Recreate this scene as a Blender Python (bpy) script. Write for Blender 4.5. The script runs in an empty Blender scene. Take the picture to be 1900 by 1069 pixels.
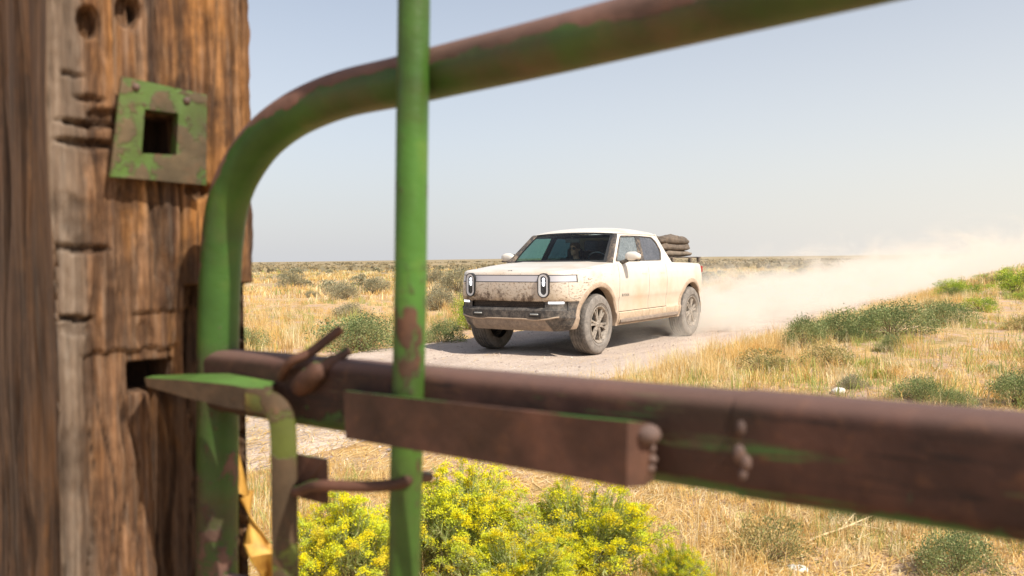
import bpy, bmesh, math, random
import numpy as np
from mathutils import Vector, Matrix, noise as mnoise
from mathutils.geometry import tessellate_polygon

S = bpy.context.scene
COL = S.collection
rad = math.radians

# ------------------------------------------------------------------ camera, world, sun
F, PITCH, ROLL, HC = 1573.1, -0.0326, -0.0087, 1.35
fwd = Vector((0, math.cos(PITCH), math.sin(PITCH)))
_r = Vector((1, 0, 0)); _u = _r.cross(fwd)
cr = math.cos(ROLL) * _r + math.sin(ROLL) * _u
cu = -math.sin(ROLL) * _r + math.cos(ROLL) * _u
CAM = Vector((0, 0, HC))
cam = bpy.data.cameras.new('camera'); co = bpy.data.objects.new('camera', cam); COL.objects.link(co)
co.matrix_world = Matrix(((cr.x, cu.x, -fwd.x, 0), (cr.y, cu.y, -fwd.y, 0), (cr.z, cu.z, -fwd.z, HC), (0, 0, 0, 1)))
cam.sensor_width = 36; cam.lens = 36 * F / 1900; cam.clip_start = .02; cam.clip_end = 20000
cam.dof.use_dof = True; cam.dof.focus_distance = 10.8; cam.dof.aperture_fstop = 5.6
S.camera = co

TOSUN = Vector((.60, -.56, .97)).normalized()
elev = math.asin(TOSUN.z); azim = math.atan2(TOSUN.x, TOSUN.y)
w = bpy.data.worlds.new('World'); S.world = w; w.use_nodes = True
wn, wl = w.node_tree.nodes, w.node_tree.links
bg = wn['Background']
sky = wn.new('ShaderNodeTexSky'); sky.sky_type = 'NISHITA'; sky.sun_disc = False
sky.sun_elevation = elev; sky.sun_rotation = azim
sky.altitude = 300; sky.air_density = 1.0; sky.dust_density = 1.2; sky.ozone_density = 1.0
hs = wn.new('ShaderNodeHueSaturation'); hs.inputs['Saturation'].default_value = .72; hs.inputs['Value'].default_value = 1.0
tint = wn.new('ShaderNodeMix'); tint.data_type = 'RGBA'; tint.blend_type = 'MULTIPLY'; tint.inputs[0].default_value = 1
tint.inputs[7].default_value = (1.0, .975, .95, 1)
wl.new(sky.outputs[0], hs.inputs['Color']); wl.new(hs.outputs[0], tint.inputs[6]); 
# thin summer haze low in the sky, warmer towards the dust
gc = wn.new('ShaderNodeTexCoord'); sx = wn.new('ShaderNodeSeparateXYZ'); wl.new(gc.outputs['Generated'], sx.inputs[0])
rz = wn.new('ShaderNodeValToRGB'); wl.new(sx.outputs[2], rz.inputs[0])
rz.color_ramp.elements[0].position = 0; rz.color_ramp.elements[0].color = (.95, .95, .95, 1)
rz.color_ramp.elements[1].position = .42; rz.color_ramp.elements[1].color = (.05, .05, .05, 1)
e_ = rz.color_ramp.elements.new(.14); e_.color = (.55, .55, .55, 1)
rx_ = wn.new('ShaderNodeMapRange'); wl.new(sx.outputs[0], rx_.inputs[0]); rx_.inputs[1].default_value = -.1; rx_.inputs[2].default_value = .6
rc = wn.new('ShaderNodeMix'); rc.data_type = 'RGBA'; wl.new(rx_.outputs[0], rc.inputs[0]); rc.inputs[6].default_value = (3.8, 3.85, 4.0, 1); rc.inputs[7].default_value = (5.2, 4.9, 4.45, 1)
hz_ = wn.new('ShaderNodeMix'); hz_.data_type = 'RGBA'; wl.new(rz.outputs[0], hz_.inputs[0]); wl.new(tint.outputs[2], hz_.inputs[6]); wl.new(rc.outputs[2], hz_.inputs[7])
wl.new(hz_.outputs[2], bg.inputs[0])
bg.inputs[1].default_value = .13
sl = bpy.data.lights.new('sun', 'SUN'); sl.energy = 4.3; sl.angle = rad(.6); sl.color = (1, .93, .82)
so = bpy.data.objects.new('sun', sl); COL.objects.link(so)
so.rotation_euler = (-TOSUN).to_track_quat('-Z', 'Y').to_euler()
S.view_settings.view_transform = 'Standard'; S.view_settings.look = 'None'
S.view_settings.exposure = .42; S.view_settings.gamma = 1
S.render.engine = 'CYCLES'
S.cycles.use_denoising = True
S.cycles.max_bounces = 8; S.cycles.transparent_max_bounces = 24
S.cycles.volume_bounces = 2; S.cycles.volume_max_steps = 256
S.cycles.caustics_reflective = False; S.cycles.caustics_refractive = False

# ------------------------------------------------------------------ helpers
def ray(u, v):
    return (u - 950) / F * cr - (v - 534.5) / F * cu + fwd

def at(u, v, D):
    return CAM + ray(u, v) * D

def fin(o, name, mat, parent=None, smooth=None):
    if mat is not None:
        o.data.materials.clear()
        for m in (mat if isinstance(mat, (list, tuple)) else [mat]): o.data.materials.append(m)
    if smooth is not None:
        o.data.polygons.foreach_set('use_smooth', [True] * len(o.data.polygons))
        if smooth < 179: o.data.set_sharp_from_angle(angle=rad(smooth))
    if parent: o.parent = parent
    return o

def mesh_obj(name, verts, faces, mat=None, parent=None, smooth=None, merge=None):
    me = bpy.data.meshes.new(name); me.from_pydata([tuple(v) for v in verts], [], faces)
    if merge:
        bm = bmesh.new(); bm.from_mesh(me)
        bmesh.ops.remove_doubles(bm, verts=bm.verts, dist=merge)
        bmesh.ops.dissolve_degenerate(bm, edges=bm.edges, dist=1e-5)
        bmesh.ops.recalc_face_normals(bm, faces=bm.faces)
        bm.to_mesh(me); bm.free()
    o = bpy.data.objects.new(name, me); COL.objects.link(o)
    return fin(o, name, mat, parent, smooth)

class MB:
    def __init__(s): s.v = []; s.f = []; s.mi = []
    def add(s, vs, fs, mi=0):
        n = len(s.v); s.v += [Vector(x) for x in vs]; s.f += [tuple(i + n for i in f) for f in fs]; s.mi += [mi] * len(fs); return s
    def box(s, c, d, R=None, bev=0, mi=0):
        x, y, z = d[0] / 2, d[1] / 2, d[2] / 2; c = Vector(c)
        bm = bmesh.new(); bmesh.ops.create_cube(bm, size=1)
        for q in bm.verts: q.co = Vector((q.co.x * d[0], q.co.y * d[1], q.co.z * d[2]))
        if bev: bmesh.ops.bevel(bm, geom=bm.edges[:], offset=bev, segments=2, affect='EDGES', profile=.6)
        bm.verts.index_update()
        vs = [((R @ q.co) if R is not None else q.co) + c for q in bm.verts]
        s.add(vs, [[q.index for q in f.verts] for f in bm.faces], mi); bm.free(); return s
    def sph(s, c, r, seg=16, R=None, mi=0):
        c = Vector(c); r = (r, r, r) if not hasattr(r, '__len__') else r
        bm = bmesh.new(); bmesh.ops.create_uvsphere(bm, u_segments=seg, v_segments=max(6, seg * 2 // 3), radius=1)
        bm.verts.index_update()
        vs = []
        for q in bm.verts:
            p = Vector((q.co.x * r[0], q.co.y * r[1], q.co.z * r[2]))
            vs.append(((R @ p) if R else p) + c)
        s.add(vs, [[q.index for q in f.verts] for f in bm.faces], mi); bm.free(); return s
    def tube(s, pts, r, n=12, cap=True, mi=0):
        pts = [Vector(p) for p in pts]; rs = [float(k) for k in r] if hasattr(r, '__len__') else [r] * len(pts)
        prev = None; rings = []
        for i, p in enumerate(pts):
            t = (pts[min(i + 1, len(pts) - 1)] - pts[max(i - 1, 0)]).normalized()
            if prev is None:
                a = Vector((0, 0, 1)) if abs(t.z) < .9 else Vector((1, 0, 0))
                e = t.cross(a).normalized()
            else:
                e = (prev - prev.dot(t) * t).normalized()
            prev = e; g = t.cross(e)
            rings.append([p + rs[i] * (math.cos(2 * math.pi * k / n) * e + math.sin(2 * math.pi * k / n) * g) for k in range(n)])
        vs = [q for R_ in rings for q in R_]; fs = []
        for i in range(len(pts) - 1):
            for k in range(n): fs.append((i * n + k, i * n + (k + 1) % n, (i + 1) * n + (k + 1) % n, (i + 1) * n + k))
        if cap:
            fs.append(tuple(range(n))[::-1]); fs.append(tuple((len(pts) - 1) * n + k for k in range(n)))
        s.add(vs, fs, mi); return s
    def sweep(s, pts, ups, prof, cap=True, closed=True, mi=0):
        """prof: list of (side, up) offsets; ups per point"""
        pts = [Vector(p) for p in pts]; n = len(prof); vs = []
        for i, p in enumerate(pts):
            t = (pts[min(i + 1, len(pts) - 1)] - pts[max(i - 1, 0)]).normalized()
            up = Vector(ups[i] if isinstance(ups, list) else ups); up = (up - up.dot(t) * t).normalized(); sd = t.cross(up)
            vs += [p + a * sd + b * up for a, b in prof]
        fs = []
        m = n if closed else n - 1
        for i in range(len(pts) - 1):
            for k in range(m): fs.append((i * n + k, i * n + (k + 1) % n, (i + 1) * n + (k + 1) % n, (i + 1) * n + k))
        if cap and closed:
            fs.append(tuple(range(n))[::-1]); fs.append(tuple((len(pts) - 1) * n + k for k in range(n)))
        s.add(vs, fs, mi); return s
    def obj(s, name, mat, parent=None, smooth=30, merge=None):
        o = mesh_obj(name, s.v, s.f, None, parent, None, merge)
        for m in (mat if isinstance(mat, (list, tuple)) else [mat]): o.data.materials.append(m)
        if len(set(s.mi)) > 1 and len(o.data.polygons) == len(s.mi): o.data.polygons.foreach_set('material_index', s.mi)
        if smooth is not None:
            o.data.polygons.foreach_set('use_smooth', [True] * len(o.data.polygons))
            if smooth < 179: o.data.set_sharp_from_angle(angle=rad(smooth))
        return o

def spline(pts, n=8):
    P = [Vector(p) for p in pts]; P = [2 * P[0] - P[1]] + P + [2 * P[-1] - P[-2]]; out = []
    for i in range(1, len(P) - 2):
        for k in range(n):
            t = k / n; a, b, c, d = P[i - 1], P[i], P[i + 1], P[i + 2]
            out.append(.5 * ((2 * b) + (c - a) * t + (2 * a - 5 * b + 4 * c - d) * t * t + (-a + 3 * b - 3 * c + d) * t ** 3))
    out.append(P[-2]); return out

def tag(o, label=None, cat=None, group=None, kind=None):
    if label: o['label'] = label
    if cat: o['category'] = cat
    if group: o['group'] = group
    if kind: o['kind'] = kind
    return o

def empty(name, loc, rz=0):
    o = bpy.data.objects.new(name, None); COL.objects.link(o); o.location = loc; o.rotation_euler = (0, 0, rz)
    o.empty_display_size = .2
    return o

# ---- material graph helper
class NT:
    def __init__(s, name):
        s.m = bpy.data.materials.new(name); s.m.use_nodes = True; s.t = s.m.node_tree; s.n = s.t.nodes; s.l = s.t.links
        s.b = s.n['Principled BSDF']; s.out = s.n['Material Output']
    def node(s, ty, **kw):
        n = s.n.new(ty)
        for k, v in kw.items(): setattr(n, k, v)
        return n
    def lk(s, a, b): s.l.new(a, b)
    def put(s, inp, v):
        if hasattr(v, 'is_linked') or hasattr(v, 'links'): s.l.new(v, inp)
        else:
            if hasattr(v, '__len__') and len(v) == 3 and inp.type == 'RGBA': v = (*v, 1)
            inp.default_value = v
    def coord(s, scale=(1, 1, 1), kind='Object', loc=(0, 0, 0)):
        c = s.node('ShaderNodeTexCoord'); mp = s.node('ShaderNodeMapping')
        mp.inputs['Scale'].default_value = scale; mp.inputs['Location'].default_value = loc
        if kind == 'World':
            g = s.node('ShaderNodeNewGeometry'); s.lk(g.outputs['Position'], mp.inputs[0])
        else: s.lk(c.outputs[kind], mp.inputs[0])
        return mp.outputs[0]
    def noise(s, vec, scale, detail=4, rough=.55, dist=0):
        n = s.node('ShaderNodeTexNoise'); s.lk(vec, n.inputs['Vector']); n.inputs['Scale'].default_value = scale
        n.inputs['Detail'].default_value = detail; n.inputs['Roughness'].default_value = rough; n.inputs['Distortion'].default_value = dist
        return n.outputs[0]
    def ramp(s, fac, stops):
        r = s.node('ShaderNodeValToRGB'); s.lk(fac, r.inputs[0]); e = r.color_ramp.elements
        while len(e) < len(stops): e.new(.5)
        for i, (p, c) in enumerate(stops):
            e[i].position = p
            if not hasattr(c, '__len__'): c = (c, c, c)
            e[i].color = (*c, 1) if len(c) == 3 else c
        return r.outputs[0]
    def mix(s, fac, a, b, blend='MIX'):
        m = s.node('ShaderNodeMix', data_type='RGBA', blend_type=blend)
        s.put(m.inputs[0], fac); s.put(m.inputs[6], a); s.put(m.inputs[7], b); return m.outputs[2]
    def math(s, op, a, b=0, c=0, clamp=False):
        m = s.node('ShaderNodeMath', operation=op, use_clamp=clamp); s.put(m.inputs[0], a); s.put(m.inputs[1], b); s.put(m.inputs[2], c); return m.outputs[0]
    def sep(s, vec):
        x = s.node('ShaderNodeSeparateXYZ'); s.lk(vec, x.inputs[0]); return x.outputs
    def bump(s, h, strength=.3, dist=.01):
        b = s.node('ShaderNodeBump'); s.put(b.inputs['Strength'], strength); b.inputs['Distance'].default_value = dist
        s.lk(h, b.inputs['Height']); s.lk(b.outputs[0], s.b.inputs['Normal'])
    def set(s, color=None, rough=None, metal=None, **kw):
        if color is not None: s.put(s.b.inputs['Base Color'], color)
        if rough is not None: s.put(s.b.inputs['Roughness'], rough)
        if metal is not None: s.put(s.b.inputs['Metallic'], metal)
        for k, v in kw.items(): s.put(s.b.inputs[k.replace('_', ' ')], v)
        return s.m

def plain(name, c, rough=.6, metal=0, var=.0, scale=8):
    t = NT(name)
    if var:
        n = t.noise(t.coord(), scale, 5)
        c2 = tuple(x * (1 - var) for x in c); c1 = tuple(min(1, x * (1 + var)) for x in c)
        return t.set(t.ramp(n, [(.3, c2), (.7, c1)]), rough, metal)
    return t.set(c, rough, metal)

rng = np.random.default_rng(7)
random.seed(7)

# ------------------------------------------------------------------ road frame and terrain
TX, TY, TH = .4158, 12.5578, -2.1599
cT, sT = math.cos(TH), math.sin(TH)
def to_loc(x, y):
    dx, dy = x - TX, y - TY
    return cT * dx + sT * dy, -sT * dx + cT * dy
def to_world(lx, ly):
    return TX + cT * lx - sT * ly, TY + sT * lx + cT * ly
def sstep(a, b, x):
    t = np.clip((np.asarray(x, float) - a) / (b - a), 0, 1); return t * t * (3 - 2 * t)
def road_half(lx): return 2.15 + .12 * np.sin(lx * .7) + .07 * np.sin(lx * 1.9 + 1) + .05 * np.sin(lx * 4.7 + 2 * np.sin(lx)) + .03 * np.sin(lx * 9.3)
def height(x, y):
    x = np.asarray(x, float); y = np.asarray(y, float)
    lx, ly = to_loc(x, y)
    bank = np.interp(-lx, [-12, -3, 0, 6, 12, 25, 55, 120, 400], [0, .03, .10, .24, .36, .58, .92, 1.0, .2])
    fall = 1 - .9 * sstep(25, 120, ly)
    near = sstep(2.2, 4.6, ly)
    h = near * bank * fall
    e = sstep(2.2, 3.4, np.abs(ly))
    h = h + e * (.05 * np.sin(x * .9 + 1.3 * np.sin(y * .5)) * np.sin(y * .8 + 1) + .04 + .025 * np.sin(x * 3.1 + y * 1.7) * np.sin(y * 2.7 - x))
    far = np.hypot(x, y)
    h = h + e * sstep(40, 200, far) * .5 * np.sin(x * .021 + 2) * np.sin(y * .017)
    h = h + sstep(700, 2600, far) * 5.0 * (1 + .5 * np.sin(x * .0011) + .2 * np.sin(x * .004 + 1))
    return np.where(np.abs(ly) < 2.3, h * sstep(1.9, 2.3, np.abs(ly)) - .03 * (1 - sstep(2.0, 2.3, np.abs(ly))), h)
def ground_at(u, v, lift=0):
    d = ray(u, v); t = 2.0
    for _ in range(4000):
        p = CAM + d * t
        if p.z - lift <= float(height(p.x, p.y)): break
        t *= 1.004
        t += .004
    return p

# ------------------------------------------------------------------ materials
def m_ground():
    t = NT('dry_ground'); v = t.coord(kind='World')
    n1 = t.noise(v, .55, 6, .6); n2 = t.noise(v, 3.2, 7, .62); n3 = t.noise(t.coord((1, 1, 1), 'World', (5, 3, 0)), 22, 8, .7)
    soil = t.ramp(n3, [(.25, (.26, .165, .115)), (.5, (.52, .36, .25)), (.8, (.70, .52, .38))])
    straw = t.ramp(n3, [(.25, (.32, .18, .065)), (.5, (.62, .40, .16)), (.8, (.82, .58, .28))])
    c = t.mix(t.ramp(n2, [(.42, 0), (.58, 1)]), soil, straw)
    g = t.ramp(n3, [(.3, (.08, .085, .04)), (.7, (.2, .19, .09))])
    c = t.mix(t.ramp(t.math('MULTIPLY', n1, n2), [(.27, 0), (.36, .6)]), c, g)
    # far plain: sage cover
    cam_d = t.node('ShaderNodeVectorMath', operation='LENGTH'); t.lk(v, cam_d.inputs[0]); d = cam_d.outputs['Value']
    vf = t.coord((.018, .06, 1), 'World'); nf = t.noise(vf, 1, 6, .6)
    sage = t.ramp(nf, [(.3, (.25, .20, .125)), (.5, (.33, .26, .155)), (.68, (.42, .30, .15)), (.8, (.50, .36, .19))])
    f = t.math('ADD', d, t.math('MULTIPLY', nf, 40))
    fm = t.node('ShaderNodeMapRange'); t.lk(f, fm.inputs[0]); fm.inputs[1].default_value = 55; fm.inputs[2].default_value = 110
    c = t.mix(fm.outputs[0], c, sage)
    t.set(c, .95); t.b.inputs['Specular IOR Level'].default_value = .15
    t.bump(t.math('ADD', n3, t.math('MULTIPLY', n2, 2)), .8, .03)
    return t.m

def m_road():
    t = NT('gravel_road'); v = t.coord((1, 1, 1)); vs = t.coord((.12, 1.4, 1))
    a = t.noise(v, 30, 8, .7); b = t.noise(vs, 2.2, 6, .6); c_ = t.noise(v, 1.1, 4)
    col = t.ramp(a, [(.25, (.36, .275, .22)), (.5, (.55, .44, .36)), (.75, (.74, .63, .54))])
    col = t.mix(t.ramp(b, [(.35, .0), (.65, .55)]), col, (.40, .31, .25))
    col = t.mix(t.ramp(c_, [(.45, 0), (.7, .5)]), col, (.70, .58, .47))
    t.set(col, .95); t.b.inputs['Specular IOR Level'].default_value = .1
    t.bump(t.math('ADD', a, t.math('MULTIPLY', b, 1.5)), .7, .02); return t.m

def attr_leaf(name, rough=.75, trans=.3):
    t = NT(name); a = t.node('ShaderNodeAttribute', attribute_name='Col')
    t.set(a.outputs['Color'], rough); t.b.inputs['Specular IOR Level'].default_value = .1
    tr = t.node('ShaderNodeBsdfTranslucent'); t.lk(a.outputs['Color'], tr.inputs[0])
    mx = t.node('ShaderNodeMixShader'); mx.inputs[0].default_value = trans
    t.lk(t.b.outputs[0], mx.inputs[1]); t.lk(tr.outputs[0], mx.inputs[2]); t.lk(mx.outputs[0], t.out.inputs[0]); return t.m

M = {}
M['ground'] = m_ground(); M['road'] = m_road(); M['leaf'] = attr_leaf('leaf'); M['grass'] = attr_leaf('grass_blade', .7, .35)
M['twig'] = plain('twig', (.22, .16, .10), .9, 0, .3, 20)
M['petal'] = attr_leaf('petal', .6, .4)

def m_paint(name, rust_lo, rust_hi, top=0.0, green=(.07, .27, .035), stretch=(3, 3, 14), seed=0, rustc=None, dusty=0, streak=0):  # dusty: sunlit look painted onto up-facing rust
    """old green paint with rust; top>0: rust gathers on up-facing surfaces"""
    t = NT(name); v = t.coord(stretch, 'World', (seed, seed, seed)); v2 = t.coord((1, 1, 1), 'World', (seed, 0, 0))
    n = t.noise(v, 1.6, 7, .65, .3); fine = t.noise(v2, 60, 8, .7); mid = t.noise(v2, 14, 6, .6)
    fac = n
    if top:
        g = t.node('ShaderNodeNewGeometry'); z = t.sep(g.outputs['Normal'])[2]
        fac = t.math('ADD', n, t.math('MULTIPLY', z, top))
    fac = t.math('ADD', fac, t.math('MULTIPLY', t.math('SUBTRACT', fine, .5), .22))
    mask = t.ramp(fac, [(rust_lo, 0), (rust_lo + (rust_hi - rust_lo) * .4, 1)])
    r = rustc or (.115, .052, .034)
    rust = t.ramp(mid, [(.28, tuple(x * .45 for x in r)), (.5, r), (.72, (r[0] * 1.9, r[1] * 1.8, r[2] * 1.7))])
    rust = t.mix(t.ramp(fine, [(.55, 0), (.75, .5)]), rust, (.20, .085, .035))
    gr = t.ramp(t.noise(v2, 9, 6), [(.3, tuple(x * .55 for x in green)), (.6, green), (.78, (green[0] * 1.8 + .03, green[1] * 1.25, green[2] * 1.4))])
    col = t.mix(mask, gr, rust)
    if streak:
        c_ = t.node('ShaderNodeNewGeometry'); mp = t.node('ShaderNodeMapping', vector_type='TEXTURE'); t.lk(c_.outputs['Position'], mp.inputs[0])
        mp.inputs['Rotation'].default_value = (rad(-5), 0, math.atan2(-.532, .696)); mp.inputs['Scale'].default_value = (.35, .02, .02)
        sk = t.noise(mp.outputs[0], 1.6, 7, .72, .5)
        col = t.mix(t.ramp(sk, [(.57, 0), (.61, .75)]), col, t.mix(t.ramp(mid, [(.45, 0), (.55, 1)]), (.13, .10, .055), (.06, .15, .035)))
        col = t.mix(t.ramp(sk, [(.36, .8), (.42, 0)]), col, (.02, .012, .010))
    blot = t.noise(v2, 5.5, 5, .6)
    col = t.mix(t.ramp(blot, [(.44, 0), (.66, .75)]), col, t.mix(.5, (.03, .025, .012), rust))
    if dusty:  # paints upward faces lighter, as if the sun lit them
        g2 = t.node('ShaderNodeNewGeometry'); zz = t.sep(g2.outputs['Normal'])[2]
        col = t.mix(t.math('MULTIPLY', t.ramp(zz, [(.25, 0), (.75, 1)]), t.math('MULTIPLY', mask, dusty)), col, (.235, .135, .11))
    t.set(col, t.ramp(mask, [(0, .42), (1, .72)]))
    t.b.inputs['Specular IOR Level'].default_value = .3
    t.bump(t.math('ADD', t.math('MULTIPLY', mask, .8), t.math('ADD', fine, t.math('MULTIPLY', mid, 1.5))), .7, .0016); return t.m

M['frame_paint'] = m_paint('green_frame_paint', .53, .62, .55, (.05, .118, .021), stretch=(5, 5, 5), seed=2, rustc=(.13, .07, .052), dusty=.5)
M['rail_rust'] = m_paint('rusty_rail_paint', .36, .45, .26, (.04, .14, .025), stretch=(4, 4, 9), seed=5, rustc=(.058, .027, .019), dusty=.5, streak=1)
M['bar_paint'] = m_paint('bright_green_bar_paint', .57, .66, 0, (.072, .18, .027), (9, 9, 3.5), seed=1, rustc=(.085, .042, .025))
M['latch_paint'] = m_paint('latch_paint', .30, .38, -.36, (.115, .22, .05), (9, 9, 9), seed=9, rustc=(.085, .055, .032))
M['hook_paint'] = m_paint('hook_paint', .46, .56, 0, (.13, .15, .03), (7, 7, 10), seed=13, rustc=(.085, .055, .03))
M['strap_rust'] = m_paint('strap_rust', .18, .30, -.30, (.06, .2, .03), seed=4, rustc=(.095, .045, .030))
M['bolt_rust'] = m_paint('bolt_rust', .2, .3, 0, seed=6, rustc=(.13, .085, .07))
M['plate_paint'] = m_paint('plate_paint', .50, .60, 0, (.105, .20, .035), (14, 14, 14), seed=21, rustc=(.12, .085, .045))
# ---- truck
def m_body():
    t = NT('dusty_white_paint'); v = t.coord(); x, y, z = t.sep(v)
    fine = t.noise(v, 55, 6, .7); mid = t.noise(v, 6, 6, .6); vs = t.coord((30, 30, 30), 'Object', (3, 1, 2))
    splat = t.noise(t.coord((14, 30, 42)), 1, 5, .75); big = t.noise(t.coord((1, 1, 1), 'Object', (9, 4, 1)), 1.7, 3)
    # dust builds towards the sills
    low = t.node('ShaderNodeMapRange'); t.lk(t.math('ADD', z, t.math('MULTIPLY', t.math('SUBTRACT', mid, .5), .5)), low.inputs[0])
    low.inputs[1].default_value = 1.30; low.inputs[2].default_value = .50
    c = t.mix(t.math('MULTIPLY', low.outputs[0], .85), (.76, .705, .62), (.54, .40, .265))
    rear = t.ramp(t.math('MULTIPLY', t.noise(t.coord((1.2, 1, 1.2), 'Object', (2.2, 0, .3)), 1.3, 3), 1), [(.5, 0), (.7, .5)])
    c = t.mix(rear, c, (.60, .40, .24))
    # mud splatter on the fender, nose and behind the front wheel
    fr = t.node('ShaderNodeMapRange'); t.lk(x, fr.inputs[0]); fr.inputs[1].default_value = -1.7; fr.inputs[2].default_value = .2
    zz = t.node('ShaderNodeMapRange'); t.lk(z, zz.inputs[0]); zz.inputs[1].default_value = 1.36; zz.inputs[2].default_value = 1.1
    amt = t.math('MULTIPLY', fr.outputs[0], zz.outputs[0])
    thr = t.math('SUBTRACT', splat, t.math('MULTIPLY', t.math('SUBTRACT', 1, amt), .20))
    sp = t.ramp(thr, [(.545, 0), (.59, .85)])
    c = t.mix(sp, c, (.22, .13, .075))
    # heavy mud on the nose
    nose = t.node('ShaderNodeMapRange'); t.lk(x, nose.inputs[0]); nose.inputs[1].default_value = .55; nose.inputs[2].default_value = .85
    nz = t.node('ShaderNodeMapRange'); t.lk(z, nz.inputs[0]); nz.inputs[1].default_value = 1.12; nz.inputs[2].default_value = .72
    na = t.math('MULTIPLY', nose.outputs[0], nz.outputs[0])
    c = t.mix(t.math('MULTIPLY', na, t.ramp(mid, [(.3, .25), (.65, .95)])), c, (.38, .285, .18))
    yb = t.node('ShaderNodeMapRange'); t.lk(y, yb.inputs[0]); yb.inputs[1].default_value = .9; yb.inputs[2].default_value = -.7
    nb = t.math('ADD', t.noise(v, 5.5, 8, .8), t.math('MULTIPLY', na, t.math('ADD', .16, t.math('MULTIPLY', yb.outputs[0], .12))))
    c = t.mix(t.math('MULTIPLY', nose.outputs[0], t.ramp(nb, [(.63, 0), (.74, .95)])), c, (.085, .048, .028))
    t.set(c, t.math('ADD', .32, t.math('MULTIPLY', low.outputs[0], .45)))
    t.b.inputs['Coat Weight'].default_value = .25; t.b.inputs['Coat Roughness'].default_value = .25
    t.bump(t.math('ADD', t.math('MULTIPLY', sp, 1), fine), .12, .003)
    return t.m
def m_dirty(name, base, dirt, lo=.4, hi=.65, rough=.8, sc=9, fine=60):
    t = NT(name); v = t.coord(); n = t.noise(v, sc, 8, .72); f = t.noise(v, fine, 6, .7)
    m = t.ramp(t.math('ADD', n, t.math('MULTIPLY', t.math('SUBTRACT', f, .5), .5)), [(lo, 0), (hi, 1)])
    t.set(t.mix(m, base, dirt), rough); t.bump(f, .25, .003); return t.m
M['body'] = m_body()
M['bumper'] = m_dirty('muddy_bumper', (.05, .045, .041), (.25, .21, .17), .42, .76)
M['skid'] = m_dirty('dusty_skid_plate', (.19, .15, .12), (.33, .26, .2), .38, .66)
M['arch'] = m_dirty('dusty_arch_trim', (.34, .25, .18), (.50, .38, .27), .35, .6)
M['pillar'] = m_dirty('muddy_pillar', (.05, .045, .042), (.34, .25, .17), .46, .72, .6, 12)
M['sillmat'] = m_dirty('dusty_sill', (.45, .33, .22), (.62, .49, .35), .35, .65)
M['black'] = plain('black_trim', (.018, .018, .018), .5)
M['dark'] = plain('dark_liner', (.022, .019, .017), .9)
M['grille'] = plain('grille_black', (.02, .018, .016), .6)
M['mesh'] = plain('grille_mesh', (.11, .08, .06), .6, 0, .4, 20)
M['lens'] = plain('light_bar_lens', (.60, .58, .60), .25)
M['glow'] = NT('lamp_glow'); M['glow'].set((.9, .95, 1), .3); M['glow'].b.inputs['Emission Color'].default_value = (.95, .97, 1, 1); M['glow'].b.inputs['Emission Strength'].default_value = 1.6; M['glow'] = M['glow'].m
M['housing'] = plain('headlight_housing', (.66, .66, .66), .3, 0)
M['hdark'] = plain('headlight_dark', (.06, .07, .085), .15, .5, .5, 60)
M['tyre'] = m_dirty('dusty_tyre', (.17, .15, .13), (.30, .265, .23), .35, .65, .95, 12)
M['tread'] = m_dirty('tyre_tread', (.08, .072, .064), (.20, .175, .15), .35, .7, .95, 14)
M['rim'] = m_dirty('dusty_rim', (.16, .135, .11), (.40, .34, .275), .35, .6, .6, 14)
M['seat'] = plain('dark_seat', (.02, .022, .026), .7)
M['seatl'] = plain('pale_grey', (.38, .38, .36), .6)
M['plastic'] = plain('dash_plastic', (.03, .033, .036), .6)
M['skin'] = plain('skin', (.50, .30, .21), .6)
M['hair'] = plain('hair', (.12, .07, .035), .8)
M['shirt'] = plain('shirt', (.07, .08, .07), .9, 0, .2, 10)
M['canvas'] = m_dirty('canvas', (.085, .066, .05), (.20, .15, .11), .35, .65, .95, 7)
M['canvasl'] = m_dirty('light_canvas', (.14, .11, .08), (.24, .185, .135), .35, .65, .95, 7)
M['badge'] = plain('badge_grey', (.16, .15, .14), .5)
M['tail'] = plain('tail_lamp', (.35, .03, .02), .3)

def m_glass(name, tintc, dustc, dust, rough=.02, speck=.5):
    t = NT(name); t.n.remove(t.b)
    tr = t.node('ShaderNodeBsdfTransparent'); tr.inputs[0].default_value = (*tintc, 1)
    gl = t.node('ShaderNodeBsdfGlossy'); gl.inputs['Roughness'].default_value = rough
    ge = t.node('ShaderNodeNewGeometry'); dp = t.node('ShaderNodeVectorMath', operation='DOT_PRODUCT'); t.lk(ge.outputs['Incoming'], dp.inputs[0]); t.lk(ge.outputs['Normal'], dp.inputs[1])
    sch = t.math('ADD', .03, t.math('MULTIPLY', .8, t.math('POWER', t.math('SUBTRACT', 1, t.math('ABSOLUTE', dp.outputs['Value'])), 5)))
    mx = t.node('ShaderNodeMixShader'); t.lk(sch, mx.inputs[0]); t.lk(tr.outputs[0], mx.inputs[1]); t.lk(gl.outputs[0], mx.inputs[2])
    df = t.node('ShaderNodeBsdfDiffuse'); df.inputs[0].default_value = (*dustc, 1)
    n = t.noise(t.coord((1, 1, 1)), 38, 7, .8); n2 = t.noise(t.coord(), 4, 3)
    m = t.ramp(n, [(.45, dust), (.68, min(1, dust + speck))]); m = t.math('MULTIPLY', m, t.math('ADD', n2, .5), 0, True)
    m2 = t.node('ShaderNodeMixShader'); t.lk(m, m2.inputs[0]); t.lk(mx.outputs[0], m2.inputs[1]); t.lk(df.outputs[0], m2.inputs[2])
    t.lk(m2.outputs[0], t.out.inputs[0]); return t.m
M['wind'] = m_glass('windscreen_glass', (.74, .88, .84), (.45, .36, .28), .0, .02, .03)
M['sideg'] = m_glass('dusty_side_glass', (.45, .6, .62), (.34, .37, .38), .35, .05, .4)
M['rearg'] = m_glass('dusty_dark_glass', (.15, .18, .22), (.24, .25, .28), .35, .08, .4)
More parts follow.
